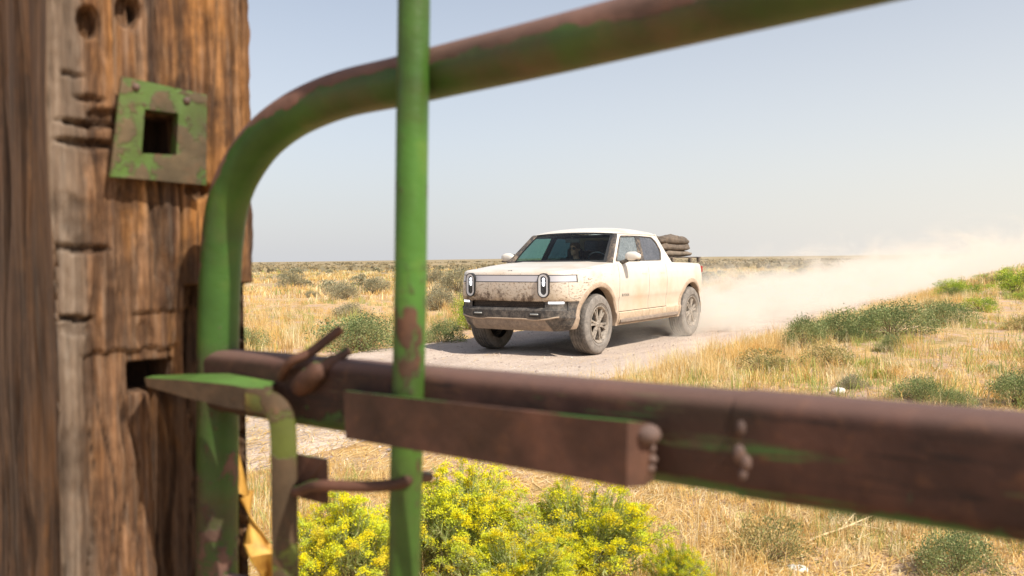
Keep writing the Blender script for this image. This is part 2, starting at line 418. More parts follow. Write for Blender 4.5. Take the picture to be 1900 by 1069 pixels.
M['farrear'] = m_glass('far_rear_glass', (.20, .30, .33), (.2, .2, .2), .05, .05, .1)
M['farg'] = m_glass('far_side_glass', (.48, .66, .61), (.4, .4, .38), .03, .05, .1)

# ------------------------------------------------------------------ ground and road
def build_ground():
    rs = [0.0]
    r = 1.2
    while r < 9000:
        rs.append(r); r *= 1.022 if r < 60 else 1.06
    na = 420
    V = []; 
    R_, A = np.meshgrid(np.array(rs[1:]), np.linspace(0, 2 * np.pi, na, endpoint=False), indexing='ij')
    X = (R_ * np.cos(A)).ravel(); Y = (R_ * np.sin(A)).ravel()
    X = np.concatenate([[0], X]); Y = np.concatenate([[0], Y]); Z = height(X, Y)
    f = [(0, 1 + k, 1 + (k + 1) % na) for k in range(na)]
    nr = len(rs) - 1
    for i in range(nr - 1):
        a = 1 + i * na; b = a + na
        f += [(a + k, b + k, b + (k + 1) % na, a + (k + 1) % na) for k in range(na)]
    o = mesh_obj('ground', list(zip(X, Y, Z)), f, M['ground'], None, 179); tag(o, kind='structure')
    # road ribbon in the road's own frame
    V = []; F_ = []
    xs = list(np.arange(-30, 16, .14)); xs = [-400, -250, -160, -110, -80, -60, -45, -36] + xs + [20, 30, 60]
    ys = np.linspace(-1, 1, 25)
    for lx in xs:
        hw = float(road_half(lx)) + .15
        for k in ys:
            ly = k * hw
            z = .020 * (math.cos(ly * 3.6) + 1) - .003 - (.075 if abs(k) > .97 else 0) + .008 * mnoise.noise(Vector((lx * 1.3, ly * 3, 0))) + .004 * math.sin(lx * 9) * mnoise.noise(Vector((lx * .3, ly, 3)))
            V.append((lx, ly, z - .002))
    n = len(ys)
    for i in range(len(xs) - 1):
        F_ += [(i * n + k, (i + 1) * n + k, (i + 1) * n + k + 1, i * n + k + 1) for k in range(n - 1)]
    o = mesh_obj('road', V, F_, M['road'], None, 179); o.location = (TX, TY, 0); o.rotation_euler = (0, 0, TH); tag(o, kind='structure')
build_ground()

# ------------------------------------------------------------------ timber post
PA = Vector((-.537, 1.0))                       # corner nearest the camera (plan)
DA = Vector((.731, .682)); PN = Vector((.682, -.731))   # along the front face; outward
PW = .252
def on_post(u, v):
    """pixel -> (distance along the front face, height)"""
    d = ray(u, v); k = ((PA.x) * PN.x + (PA.y) * PN.y) / (d.x * PN.x + d.y * PN.y)
    p = CAM + d * k
    return (p.x - PA.x) * DA.x + (p.y - PA.y) * DA.y, p.z

def m_wood():
    t = NT('weathered_timber'); v = t.coord((26, 26, 1.5)); v2 = t.coord((7, 7, 1.6)); v3 = t.coord((1, 1, 1))
    g = t.noise(v, 2.2, 8, .72, .4); b = t.noise(v2, 1.3, 5, .6, .6); f = t.noise(t.coord((120, 120, 5)), 1, 6, .7); blot = t.noise(v3, 8, 6, .65)
    col = t.ramp(g, [(.28, (.02, .011, .007)), (.42, (.11, .056, .03)), (.54, (.24, .125, .062)), (.75, (.46, .27, .155))])
    col = t.mix(t.ramp(b, [(.50, 0), (.68, .8)]), col, t.ramp(g, [(.3, (.20, .075, .02)), (.6, (.58, .26, .065)), (.8, (.66, .36, .13))]))
    col = t.mix(t.ramp(blot, [(.48, 0), (.62, .8)]), col, (.05, .028, .018))
    col = t.mix(t.ramp(t.noise(t.coord((40, 40, 2.5), 'Object', (3, 3, 3)), 1.2, 6, .7), [(.5, 0), (.62, .7)]), col, (.035, .02, .013))
    col = t.mix(t.ramp(f, [(.5, 0), (.75, .35)]), col, (.42, .33, .25))
    # attribute: R grey tone, G dark spots plus shade painted into gouges and recess
    a = t.node('ShaderNodeAttribute', attribute_name='grey_and_shade'); rr = t.node('ShaderNodeSeparateColor'); t.lk(a.outputs['Color'], rr.inputs[0])
    grey = t.ramp(t.math('ADD', t.math('MULTIPLY', g, .6), t.math('MULTIPLY', f, .4)), [(.3, (.07, .048, .034)), (.5, (.19, .14, .10)), (.68, (.33, .27, .21))])
    col = t.mix(t.math('MULTIPLY', rr.outputs[0], .85), col, grey)
    col = t.mix(t.math('MULTIPLY', rr.outputs[1], .92), col, (.022, .014, .010))
    t.set(col, .9); t.b.inputs['Specular IOR Level'].default_value = .2
    t.bump(t.math('ADD', g, t.math('MULTIPLY', f, .5)), .9, .004); return t.m
M['wood'] = m_wood()

def build_post():
    gouges = []      # (w, z, half width, half height, depth)
    def gouge(u, v, du, dv, depth, dark=.8):
        w0, z0 = on_post(u, v); w1, _ = on_post(u + du, v); _, z1 = on_post(u, v - dv)
        gouges.append((w0, z0, abs(w1 - w0), abs(z1 - z0), depth, dark))
    for a in [(165, 40, 17, 26, .03), (238, 20, 18, 28, .03), (170, 230, 52, 5.5, .016), (165, 266, 48, 8, .014), (135, 137, 20, 4, .008), (168, 182, 26, 6, .009),
              (158, 415, 38, 42, .003, .62), (150, 462, 50, 7, .010), (120, 388, 20, 30, .002, .4), (300, 120, 18, 70, .002, .4), (420, 90, 10, 60, .002, .4), (225, 480, 12, 90, .003, .5), (175, 700, 14, 80, .002, .45), (143, 592, 30, 5, .012), (372, 352, 22, 14, .02), (140, 610, 22, 14, .006, .4),
              (200, 215, 30, 12, .01), (230, 380, 15, 30, .003, .4), (310, 500, 18, 30, .004, .4), (270, 620, 14, 22, .004, .4), (140, 860, 40, 60, .003, .5), (250, 930, 22, 60, .003, .5)]:
        gouge(*a)
    ha, hb_ = on_post(258, 211), on_post(327, 289)
    s0w, s0z = on_post(243, 676); s1w, s1z = on_post(330, 724)
    w290, _ = on_post(288, 900); w345, _ = on_post(345, 600)
    _, z575 = on_post(300, 577); _, z650 = on_post(200, 652); _, z720 = on_post(290, 728); _, z530 = on_post(345, 528)
    zs = np.concatenate([np.arange(-.05, .75, .02), np.arange(.75, 1.95, .0032), np.arange(1.95, 2.15, .02)])
    def disp(w_, z, wl):
        d = 0; dark = 0; grey = 0
        n = mnoise.noise(Vector((w_ * 60, z * 2.2, 3))) * .0035 + mnoise.noise(Vector((w_ * 14, z * 3.0, 7))) * .006 + mnoise.noise(Vector((w_ * 170, z * 9, 1))) * .0014
        d += n
        c1 = mnoise.noise(Vector((w_ * 34 + .6 * mnoise.noise(Vector((w_ * 8, z * 6, 0))), z * 1.1, 11)))
        if abs(c1) < .07: k = 1 - abs(c1) / .07; d -= .007 * k; dark = max(dark, .7 * k)
        c2 = mnoise.noise(Vector((w_ * 80, z * 2.6, 21)))
        if abs(c2) < .09: k = 1 - abs(c2) / .09; d -= .0025 * k; dark = max(dark, .45 * k)
        d += .0018 * mnoise.noise(Vector((w_ * 120, z * 60, 5)))
        for gw, gz, hw, hh, dep, dk in gouges:
            a = (w_ - gw) / hw; b = (z - gz - .003 * mnoise.noise(Vector((w_ * 40, gz, 0)))) / hh; q = a * a + b * b
            q *= 1 + .35 * mnoise.noise(Vector((w_ * 90, z * 25, gz)))
            if q < 1.6:
                k = max(0, 1 - q / 1.6); k = min(1, k * 2.2) * (.6 + .8 * abs(mnoise.noise(Vector((w_ * 55, z * 30, gz * 9))))); d -= dep * min(1, k); dark = max(dark, min(1, dk * k))  # gouge colour darkened to deepen its shade
        # chopped ledges: below each the face steps back
        if z < z650 + .006 * mnoise.noise(Vector((w_ * 50, 0, 0))) and .02 < w_ < .15: d -= .006 * min(1, (w_ - .02) / .01) * (1 if w_ < .14 else (.15 - w_) / .01)
        if z < z575 + .003 * mnoise.noise(Vector((w_ * 45, 4, 0))) and w_ > .085: d -= .005
        if z < z530 and w_ > w345: d -= .05; dark = max(dark, .75)  # recess: shade painted in along with the depth
        if z < z720 and w_ > w290 + (.006 * (z720 - z) / .3) + .002 * mnoise.noise(Vector((z * 20, 1, 0))): d -= .05 if w_ < w345 else 0; dark = max(dark, .72)  # lower recess, shade painted in likewise
        if ha[0] < w_ < hb_[0] and hb_[1] < z < ha[1]: d -= .05; dark = 1  # hole behind the plate, its shade painted in
        if s0w < w_ < s1w and s1z < z < s0z: d -= .07; dark = 1  # latch slot, painted dark to deepen its shade
        # upper right face is a fresh split: shallow fluting
        return d, dark, grey
    nw = 96; V = []; Fc = []; C_ = []
    ws = np.linspace(0, PW, nw); nl = 70
    ring_extra = [(-(k + 1) / nl * .25) for k in range(nl)]          # left face
    cols = []
    # order: left face far edge -> corner -> front face -> right side face -> back
    for zi, z in enumerate(zs):
        row = []
        z = float(z)
        for k in range(nl, 0, -1):
            q = (k / nl) * .42
            n = mnoise.noise(Vector((q * 22 + 50, z * 3.0, 2))) * .009 + mnoise.noise(Vector((q * 90 + 9, z * 3, 5))) * .003
            p = PA + Vector((-.682, .731)) * q - DA * (-n)
            c3 = mnoise.noise(Vector((q * 30 + .5 * mnoise.noise(Vector((z * 5, q * 4, 8))), z * 1.0, 31))); dk3 = 0
            if abs(c3) < .08: p = p - PN * 0 - Vector((-.731, -.682)) * (.007 * (1 - abs(c3) / .08)); dk3 = .75 * (1 - abs(c3) / .08)
            row.append((p.x, p.y, z)); C_.append((.5 + .35 * mnoise.noise(Vector((q * 14, z * 2, 4))), max(dk3, .12), 0, 1))
        for wv in ws:
            wv = float(wv)
            d, dk, gr = disp(wv, z, 0)
            edge = .012 * max(0, 1 - wv / .012) ** 2 + .012 * max(0, 1 - (PW - wv) / .012) ** 2
            wj = wv + (.004 * mnoise.noise(Vector((z * 9, 3, 0))) + .003 * mnoise.noise(Vector((z * 40, 3, 2))) if wv > PW - .004 else 0)
            p = PA + DA * wj + PN * (d - edge)
            row.append((p.x, p.y, z)); C_.append((max(0, min(1, (.045 - wv) / .03 + .5 * mnoise.noise(Vector((z * 4, wv * 30, 0))))) , dk, 0, 1))
        for k in range(1, 7):
            p = PA + DA * PW - PN * (k / 6 * .25)
            row.append((p.x, p.y, z)); C_.append((.5, .2, 0, 1))
        V += row
    n = len(row)
    for i in range(len(zs) - 1):
        Fc += [(i * n + k, i * n + k + 1, (i + 1) * n + k + 1, (i + 1) * n + k) for k in range(n - 1)]
        Fc.append((i * n + n - 1, i * n, (i + 1) * n, (i + 1) * n + n - 1))
    top = (len(zs) - 1) * n
    Fc.append(tuple(top + k for k in range(n)))
    o = mesh_obj('timber_post', V, Fc, M['wood'], None, 179)
    ca = o.data.color_attributes.new('grey_and_shade', 'FLOAT_COLOR', 'POINT'); ca.data.foreach_set('color', np.array(C_, np.float32).ravel())
    tag(o, 'thick weathered brown timber gatepost with cracks and a latch slot', 'gatepost')
    # green square washer plate nailed on the face
    P = [on_post(*q) for q in [(214, 147), (371, 181), (369, 346), (193, 330)]]
    H = [on_post(*q) for q in [(256, 207), (318, 215), (314, 291), (250, 288)]]
    root = empty('square_washer_plate', (PA.x + DA.x * P[2][0], PA.y + DA.y * P[2][0], P[3][1]))
    tag(root, 'rusty green square steel plate with square hole on the gatepost', 'metal plate')
    base = root.location
    def mp(wz, off):
        p = PA + DA * wz[0] + PN * off; return (p.x - base.x, p.y - base.y, wz[1] - base.z)
    mb = MB(); of = .017; th = .006
    def sub(poly, n=10):
        return [tuple(np.array(poly[i]) * (1 - k / n) + np.array(poly[(i + 1) % 4]) * k / n) for i in range(4) for k in range(n)]
    Po, Ho = sub(P), sub(H)
    def dent(q): return .0022 * mnoise.noise(Vector((q[0] * 30, q[1] * 30, 0))) 
    N = len(Po)
    rings = [[mp(q, of + dent(q)) for q in Po], [mp(q, of + th + dent(q)) for q in Po], [mp(q, of + th + .0005) for q in Ho], [mp(q, of - .012) for q in Ho]]
    fs = []
    for r_ in range(3): fs += [(r_ * N + k, r_ * N + (k + 1) % N, (r_ + 1) * N + (k + 1) % N, (r_ + 1) * N + k) for k in range(N)]
    mb.add([p for R2 in rings for p in R2], fs); mb.obj('plate', M['plate_paint'], root, 35, 1e-5)
    for (u, v) in [(240, 167), (333, 192)]:
        q = on_post(u, v); nb = MB(); nb.sph(mp(q, of + th), (.005, .005, .005), 10); nb.obj('nail_head', M['bolt_rust'], root, 60)
    # wood behind the plate so that it does not float
build_post()

# ------------------------------------------------------------------ gate
def gd(u): return 1615.0 / (u + 1100.0)
def GP(u, v, off=0): return at(u, v, gd(u) - off)
def build_gate():
    root = empty('tube_gate', (GP(765, 700).x, GP(765, 700).y, 0))
    root.location.z = 0
    tag(root, 'old green and rust tube farm gate with slide latch standing at the timber post', 'gate')
    L = root.location
    def loc(p): return Vector(p) - L
    R0 = .0255
    path = [(402, 2300), (403, 1069), (404, 900), (405, 640), (409, 500), (419, 400), (438, 335), (476, 273), (522, 230), (575, 199), (645, 173), (740, 152), (850, 126), (1000, 91), (1300, 18), (1700, -78), (2300, -225)]
    pts = spline([loc(GP(*p)) for p in path], 10)
    MB().tube(pts, R0, 24).obj('frame_tube', M['frame_paint'], root, 60)
    # middle rail: rounded box section
    prof = []
    hw, hh, rr = .024, .0385, .015
    for cx, cy, a0 in [(hw - rr, hh - rr, 0), (-(hw - rr), hh - rr, 90), (-(hw - rr), -(hh - rr), 180), (hw - rr, -(hh - rr), 270)]:
        for k in range(7):
            a = rad(a0 + k * 15); prof.append((cx + rr * math.cos(a), cy + rr * math.sin(a)))
    rail = [(398, 703), (470, 711), (546, 720), (800, 751), (1215, 800), (1600, 846), (1900, 882), (2300, 930)]
    rp = spline([loc(GP(*p)) for p in rail], 12)
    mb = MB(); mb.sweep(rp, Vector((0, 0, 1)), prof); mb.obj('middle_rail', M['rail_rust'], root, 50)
    # outer sleeve with weld beads where it ends
    prof2 = [(a * 1.045, b * 1.03) for a, b in prof]
    sp_ = spline([loc(GP(*p)) for p in [(1385, 820.5), (1600, 846), (1900, 882), (2300, 930)]], 6)
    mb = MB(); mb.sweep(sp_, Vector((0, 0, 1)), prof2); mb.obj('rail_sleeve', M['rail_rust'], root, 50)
    mb = MB()
    for u, v, r in [(1378, 793, .005), (1374, 842, .006), (1386, 858, .005), (1380, 880, .004)]:
        mb.sph(loc(GP(u, v, .0245)), (r, r * .8, r * 1.3), 12)
    mb.obj('weld_bead', M['bolt_rust'], root, 60)
    # lower rail just entering the frame
    MB().tube([loc(GP(405, 1085)), loc(GP(700, 1170)), loc(GP(1900, 1600))], .018, 16).obj('lower_rail', M['frame_paint'], root, 60)
    # upright slide bar in front of the rails
    fr = .045
    ub = [(771, -420), (768, 0), (764, 300), (761, 560), (757, 740), (753, 900), (750, 1069), (744, 1500)]
    MB().tube(spline([loc(GP(u, v, fr)) for u, v in ub], 6), .0158, 20).obj('slide_bar', M['bar_paint'], root, 60)
    # flat guide strap around the slide bar
    def GS(u, v, o): return loc(GP(u, v, o))
    o1, o2 = .085, .082
    def ribbon(tops, bots, offs, th, nrm):
        pass
    sec = [((655, 741), (668, 799), .03), ((640, 740), (654, 797), .055), ((637, 741), (650, 797), o1), ((900, 775), (905, 832), o1), ((1165, 803), (1165, 882), .066), ((1198, 801), (1194, 884), .052), ((1212, 800), (1208, 880), .028)]
    # real strap: constant height, built from its centre line
    cl = []
    for (a, b, o) in sec: cl.append((GS((a[0] + b[0]) / 2, (a[1] + b[1]) / 2, o)))
    mb = MB(); ht = [.046, .046, .047, .048, .053, .05, .046]
    path_s = [cl[0], cl[1], cl[2]] + [cl[2].lerp(cl[4], k / 10) for k in range(1, 10)] + [cl[4], cl[5], cl[6]]
    th = .0025
    zvec = Vector((0, 0, 1))
    hs_ = [.021, .0225, .0235] + [.0235 + .0015 * k / 10 for k in range(1, 10)] + [.0255, .024, .021]
    vs, fs = [], []
    for i, p in enumerate(path_s):
        t_ = (path_s[min(i + 1, len(path_s) - 1)] - path_s[max(i - 1, 0)]).normalized(); sd = t_.cross(zvec).normalized()
        up = sd.cross(t_).normalized()
        for a, b in [(-th, -1), (th, -1), (th, 1), (-th, 1)]: vs.append(p + sd * a + up * b * hs_[i])
    for i in range(len(path_s) - 1):
        for k in range(4): fs.append((i * 4 + k, i * 4 + (k + 1) % 4, (i + 1) * 4 + (k + 1) % 4, (i + 1) * 4 + k))
    fs += [(3, 2, 1, 0), tuple(len(vs) - 4 + k for k in range(4))]
    mb.add(vs, fs); o = mb.obj('guide_strap', M['strap_rust'], root, 25)
    MB().sph(loc(GP(1203, 806, .050)), (.010, .009, .008), 14).obj('rivet', M['bolt_rust'], root, 60)
    mb = MB()
    for (u, v, r) in [(1206, 832, .005), (1210, 852, .0045), (1205, 868, .005)]: mb.sph(loc(GP(u, v, .04)), (r, r, r * .8), 10)
    mb.obj('weld_bead', M['bolt_rust'], root, 60)
    # latch tongue: angle bar from the post slot, then the hook down
    def P3(u, v, D): return loc(at(u, v, D))
    a = [(268, 701, 1.035), (345, 706, .995), (425, 714, .955), (500, 728, .925)]
    tops_f = [P3(*q) for q in a]
    back = [P3(283, 697, 1.07), P3(352, 694, 1.035), P3(425, 693, 1.0), P3(512, 709, .965)]
    down = [P3(272, 717, 1.035), P3(345, 738, .995), P3(425, 757, .955), P3(500, 768, .925)]
    mb = MB(); vs = []; fs = []
    for i in range(4):
        t1 = Vector((0, 0, -.0035)); t2 = (back[i] - tops_f[i]).normalized() * .004
        vs += [tops_f[i], back[i], back[i] + t1, tops_f[i] + t1 + t2, down[i] + t2, down[i]]
    for i in range(3):
        for k in range(6): fs.append((i * 6 + k, i * 6 + (k + 1) % 6, (i + 1) * 6 + (k + 1) % 6, (i + 1) * 6 + k))
    fs += [(5, 4, 3, 2, 1, 0), tuple(18 + k for k in range(6))]
    mb.add(vs, fs); mb.obj('latch_tongue', M['latch_paint'], root, 25)
    hp = [P3(462, 742, .945), P3(485, 745, .932), P3(505, 752, .925), P3(519, 768, .921), P3(525, 795, .919), P3(527, 860, .917), P3(528, 960, .915), P3(530, 1069, .912), P3(536, 1400, .90)]
    hp = spline(hp, 6)
    mb = MB(); 
    vs, fs = [], []
    vd = fwd
    for i, p in enumerate(hp):
        t_ = (hp[min(i + 1, len(hp) - 1)] - hp[max(i - 1, 0)]).normalized(); sd = t_.cross(vd).normalized(); nn = sd.cross(t_)
        hw_ = .0135
        for a_, b_ in [(-1, -.003), (-.8, -.005), (.8, -.005), (1, -.003), (1, .004), (-1, .004)]: vs.append(p + sd * a_ * hw_ + nn * b_)
    for i in range(len(hp) - 1):
        for k in range(6): fs.append((i * 6 + k, i * 6 + (k + 1) % 6, (i + 1) * 6 + (k + 1) % 6, (i + 1) * 6 + k))
    fs += [(5, 4, 3, 2, 1, 0), tuple(len(vs) - 6 + k for k in range(6))]
    mb.add(vs, fs); mb.obj('latch_hook', M['hook_paint'], root, 40)
    # small keeper plate and its rod
    q = [P3(545, 842, .93), P3(607, 853, .90), P3(609, 937, .90), P3(560, 925, .93), P3(545, 918, .93)]
    off = Vector((0, .004, 0)); mb = MB(); mb.add(q + [x + off for x in q], [(0, 1, 2, 3, 4), (9, 8, 7, 6, 5)] + [(i, (i + 1) % 5, (i + 1) % 5 + 5, i + 5) for i in range(5)])
    mb.obj('keeper_plate', M['strap_rust'], root, 25)
    rod = spline([P3(540, 912, .93), P3(556, 911, .90), P3(575, 903, .872), P3(600, 901, .855), P3(680, 903, .835), P3(735, 899, .815), P3(752, 893, .81), P3(765, 888, .83), P3(795, 885, .875)], 6)
    MB().tube(rod, .0058, 12).obj('keeper_rod', M['strap_rust'], root, 60)
    # twisted wire tie on the rail
    mb = MB()
    mb.tube(spline([P3(520, 700, .955), P3(540, 672, .93), P3(575, 655, .93), P3(605, 632, .935), P3(634, 610, .94)], 5), [.0055] * 21, 10)
    mb.tube(spline([P3(560, 716, .945), P3(578, 700, .915), P3(600, 682, .912), P3(625, 666, .92), P3(647, 650, .93)], 5), [.013] * 5 + [.012] * 5 + [.008] * 5 + [.0055] * 6, 10)
    False and mb.tube(spline([P3(505, 668, .97), P3(535, 668, .935), P3(560, 690, .92), P3(585, 710, .915), P3(575, 722, .93), P3(545, 705, .93), P3(540, 680, .94)], 6), .0075, 10)
    mb.obj('bent_pin', M['strap_rust'], root, 60)
    # end cap wrap where the rail meets the frame
    mb = MB(); mb.tube([loc(GP(388, 668, .012)), loc(GP(404, 664, .022)), loc(GP(430, 668, .018)), loc(GP(452, 690, .02))], [.006, .009, .008, .005], 10)
    mb.obj('weld_bead', M['frame_paint'], root, 60)
    return root
build_gate()

def build_strap():
    """folded yellow webbing hanging behind the gate upright"""
    base = at(470, 1069, 1.3)
    cl = [(418, 760, 1.22), (432, 840, 1.21), (449, 915, 1.20), (458, 918, 1.21), (464, 960, 1.22), (478, 1010, 1.21), (490, 1030, 1.20), (496, 1062, 1.22), (505, 1130, 1.24), (515, 1300, 1.25)]
    wd = [10, 12, 20, 22, 20, 24, 26, 14, 14, 14]
    V = []; n = 8
    pts = [at(*c) for c in cl]
    for i, p in enumerate(pts):
        sd = Vector((math.cos(.5 + i * .9) * .6 + .5, math.sin(i * 1.3) * .5, .12 * math.sin(i * 2))).normalized()
        hw = wd[i] / F * 1.22
        for k in range(n + 1):
            q = k / n * 2 - 1
            V.append(p + sd * hw * q + Vector((0, .004 * math.cos(q * 2.5 + i), 0)))
    Fc = [(i * (n + 1) + k, i * (n + 1) + k + 1, (i + 1) * (n + 1) + k + 1, (i + 1) * (n + 1) + k) for i in range(len(pts) - 1) for k in range(n)]
    t = NT('yellow_webbing'); t.set(t.ramp(t.noise(t.coord((60, 60, 4), 'World'), 1, 5), [(.35, (.42, .20, .03)), (.65, (.72, .42, .08))]), .6)
    o = mesh_obj('webbing_strap', [v - base for v in V], Fc, t.m, None, 50); o.location = base
    md = o.modifiers.new('thick', 'SOLIDIFY'); md.thickness = .0018
    tag(o, 'folded yellow webbing strap hanging behind the green gate upright', 'strap')
build_strap()

# ------------------------------------------------------------------ pickup truck
PLAN = [(.915, 0), (.912, .2), (.905, .4), (.885, .60), (.84, .745), (.76, .85), (.64, .925), (.48, .965), (.2, .988), (-.2, 1.0), (-.8, 1.003), (-1.6, 1.003), (-2.5, 1.0), (-3.2, .995), (-3.6, .985), (-3.9, .955), (-4.15, .90), (-4.34, .80), (-4.42, .66), (-4.45, .4), (-4.46, .2), (-4.46, 0)]
_pl = spline([(a, b, 0) for a, b in PLAN], 14)
_pl = np.array([(p.x, p.y) for p in _pl]); _pl[:, 1] = np.maximum(_pl[:, 1], 0)
_sl = np.concatenate([[0], np.cumsum(np.hypot(*np.diff(_pl, axis=0).T))])
def plan_at(s):
    return np.array([np.interp(s, _sl, _pl[:, 0]), np.interp(s, _sl, _pl[:, 1])])
def plan_n(s):
    a = plan_at(max(0, s - .02)); b = plan_at(min(_sl[-1], s + .02)); t = b - a; t /= np.hypot(*t)
    n = np.array([-t[1], t[0]])
    return n if n @ (plan_at(s) - np.array([-1.8, 0])) > 0 else -n
def s_of_x(x):
    i = np.argmax(_pl[:, 0] <= x); return float(np.interp(-x, -_pl[max(0, i - 2):i + 2, 0], _sl[max(0, i - 2):i + 2]))
RA = {0.0: .54, -3.45: .52}
def zb(x):
    z = .37
    for xc, R_ in RA.items():
        if abs(x - xc) < R_: z = max(z, .43 + math.sqrt(R_ * R_ - (x - xc) ** 2))
    if x < -4.0: z = max(z, np.interp(-x, [4.0, 4.3], [.40, .50]))
    if .54 < x < .75: z = max(z, np.interp(x, [.54, .75], [.40, .37]))
    return z
def ztop(x): return float(np.interp(-x, [-.92, -.85, -.6, -.3, 0, .5, 1.2, 2.4, 2.7, 4.1, 4.46], [1.20, 1.203, 1.212, 1.232, 1.264, 1.305, 1.312, 1.305, 1.298, 1.272, 1.25]))
SIDE = ([.36, .42, .48, .555, .58, .66, .74, .80, .95, 1.05, 1.15, 1.25, 1.32], [.075, .03, .012, .006, .026, .03, .024, .008, 0, 0, .010, .028, .045])
FRONT = ([.36, .44, .535, .56, .66, .70, .78, .79, .84, 1.0, 1.05, 1.06, 1.14, 1.16, 1.32], [.17, .07, .02, -.005, -.01, .02, .02, .0, -.004, 0, .004, .012, .018, .02, .02])
def inset(x, z):
    a = np.interp(z, *SIDE); b = np.interp(z, *FRONT); k = float(sstep(.45, .80, x)); return float(a * (1 - k) + b * k)
def surf(s, z, off=0):
    p = plan_at(s); n = plan_n(s); q = p - n * (inset(p[0], z) - off); return q
def side_y(x, z, off=0):
    s = s_of_x(x); return float(surf(s, z, off)[1])

DOOR = [-.62, -1.66, -2.36]
def build_shell(root):
    ss = list(np.arange(0, _sl[-1], .022)) + [_sl[-1]]
    cuts = [s_of_x(x) for x in DOOR]
    arch = [s_of_x(xc + sg * (R_ + e)) for xc, R_ in RA.items() for sg in (-1, 1) for e in (-.001, .001, -.008)]
    ss = sorted([s for s in ss if all(abs(s - c) > .006 for c in cuts)] + [c + d for c in cuts for d in (-.0035, .0035)] + arch)
    lev = [.36, .39, .42, .45, .48, .51, .535, .557, .572, .58, .62, .66, .70, .74, .775, .785, .80, .84, .88, .93, .98, 1.02, 1.046, 1.057, 1.10, 1.138, 1.149, 1.18, 1.21, 1.24]
    roll = [(.004, -.044), (.010, -.028), (.022, -.012), (.040, -.004), (.075, 0)]
    bits = {}
    def rowof(s):
        x, y0 = plan_at(s); zt = ztop(x); b = zb(x); r = []
        rl = roll
        for z in lev:
            zz = min(max(z, b), zt - .05); q = surf(s, zz); r.append((q[0], q[1], zz))
        for o, dz in rl:
            q = surf(s, zt - .05, -o); r.append((q[0], q[1], zt + dz))
        return r
    rows = [rowof(s) for s in ss]
    nl_ = len(lev)
    def cls(sm, k, xm, ym, zm):
        if k < nl_:
            if xm > .50:
                if zm < .538 and abs(ym) < .60 + (.538 - zm) * .0: return 'skid_plate'
                if zm < .785:
                    if .695 < zm and abs(ym) < .60: return None
                    return 'front_bumper'
            if xm < -.5 and xm > -2.95 and zm < .572: return 'rocker_panel'
            if -1.66 < xm < -.62 and zm > .58: return 'front_door'
            if -2.36 < xm < -1.66 and zm > .58: return 'rear_door'
            if .572 < zm < .58 and -2.36 < xm < -.62: return None
            if xm > .57 and 1.057 < zm < 1.138: return 'light_bar'
            if xm > .55 and (1.046 < zm < 1.149): return 'light_bar_trim'
            return 'body'
        if xm > .0 and xm < .99 and zm > 1.13: return 'hood' if xm > -.5 else 'body'
        if -1.66 < xm < -.62: return 'front_door'
        if -2.36 < xm < -1.66: return 'rear_door'
        return 'body'
    for sg in (1, -1):
        for i in range(len(ss) - 1):
            if any(abs(ss[i] - (c - .0035)) < 1e-6 for c in cuts): continue
            for k in range(len(rows[0]) - 1):
                q = [rows[i][k], rows[i + 1][k], rows[i + 1][k + 1], rows[i][k + 1]]
                if abs(q[0][2] - q[3][2]) + abs(q[1][2] - q[2][2]) < 1e-6: continue
                sm = (ss[i] + ss[i + 1]) / 2; xm = sum(p[0] for p in q) / 4; ym = sum(p[1] for p in q) / 4
                zm = (lev[k] + lev[k + 1]) / 2 if k < nl_ - 1 else 1.28
                if zm < 1.2 and k < nl_ - 1: zm = max(zm, sum(p[2] for p in q) / 4 if zb(xm) > lev[k] else zm)
                nm = cls(sm, k, xm, ym, zm)
                if nm is None: continue
                key = (nm, sg if nm.endswith('door') or nm == 'rocker_panel' else 0)
                d = bits.setdefault(key, MB())
                qq = [(a, b * sg, c) for a, b, c in q]
                if nm in ('light_bar',): pass
                if nm == 'light_bar_trim':
                    pass
                d.add(qq, [(0, 1, 2, 3)])
    # bonnet fill, cowl
    hood = bits.setdefault(('hood', 0), MB()); 
    inner = [(r[-1], s) for r, s in zip(rows, ss) if plan_at(s)[0] > -.62]
    V = []; nn = 22
    for (p, s) in inner:
        for k in range(nn + 1):
            q = 1 - 2 * k / nn; x, y, z = p[0], p[1] * q, p[2]
            bul = .022 * (1 - q * q) * float(sstep(.9, .5, x)) + .012 * float(sstep(.78, .66, abs(q))) * float(sstep(.88, .7, x))
            V.append((x, y, z + bul))
    Fh = [(i * (nn + 1) + k, i * (nn + 1) + k + 1, (i + 1) * (nn + 1) + k + 1, (i + 1) * (nn + 1) + k) for i in range(len(inner) - 1) for k in range(nn)]
    hood.add(V, Fh)
    # bed rim, inner walls and floor
    body = bits[('body', 0)]
    rim = [r[-1] for r, s in zip(rows, ss) if plan_at(s)[0] < -2.72]
    wall = MB(); V = []
    for sg in (1, -1):
        V = []
        for p in rim:
            c = Vector((-3.5, 0)); x, y = p[0], p[1]
            xi = max(-4.36, x) ; yi = min(y, .86)
            V += [(x, y * sg, p[2]), (max(xi, -4.36), min(yi, .84) * sg, p[2] - .002), (max(xi, -4.35), min(yi, .82) * sg, p[2] - .03), (max(xi, -4.35), min(yi, .80) * sg, .82)]
        n_ = len(rim)
        body.add(V, [(i * 4, i * 4 + 4, i * 4 + 5, i * 4 + 1) for i in range(n_ - 1)])
        wall.add(V, [(i * 4 + k, i * 4 + 4 + k, i * 4 + 5 + k, i * 4 + 1 + k) for i in range(n_ - 1) for k in (1, 2)])
    wall.add([(-2.72, -.82, .82), (-2.72, .82, .82), (-4.35, .82, .82), (-4.35, -.82, .82)], [(0, 1, 2, 3)])
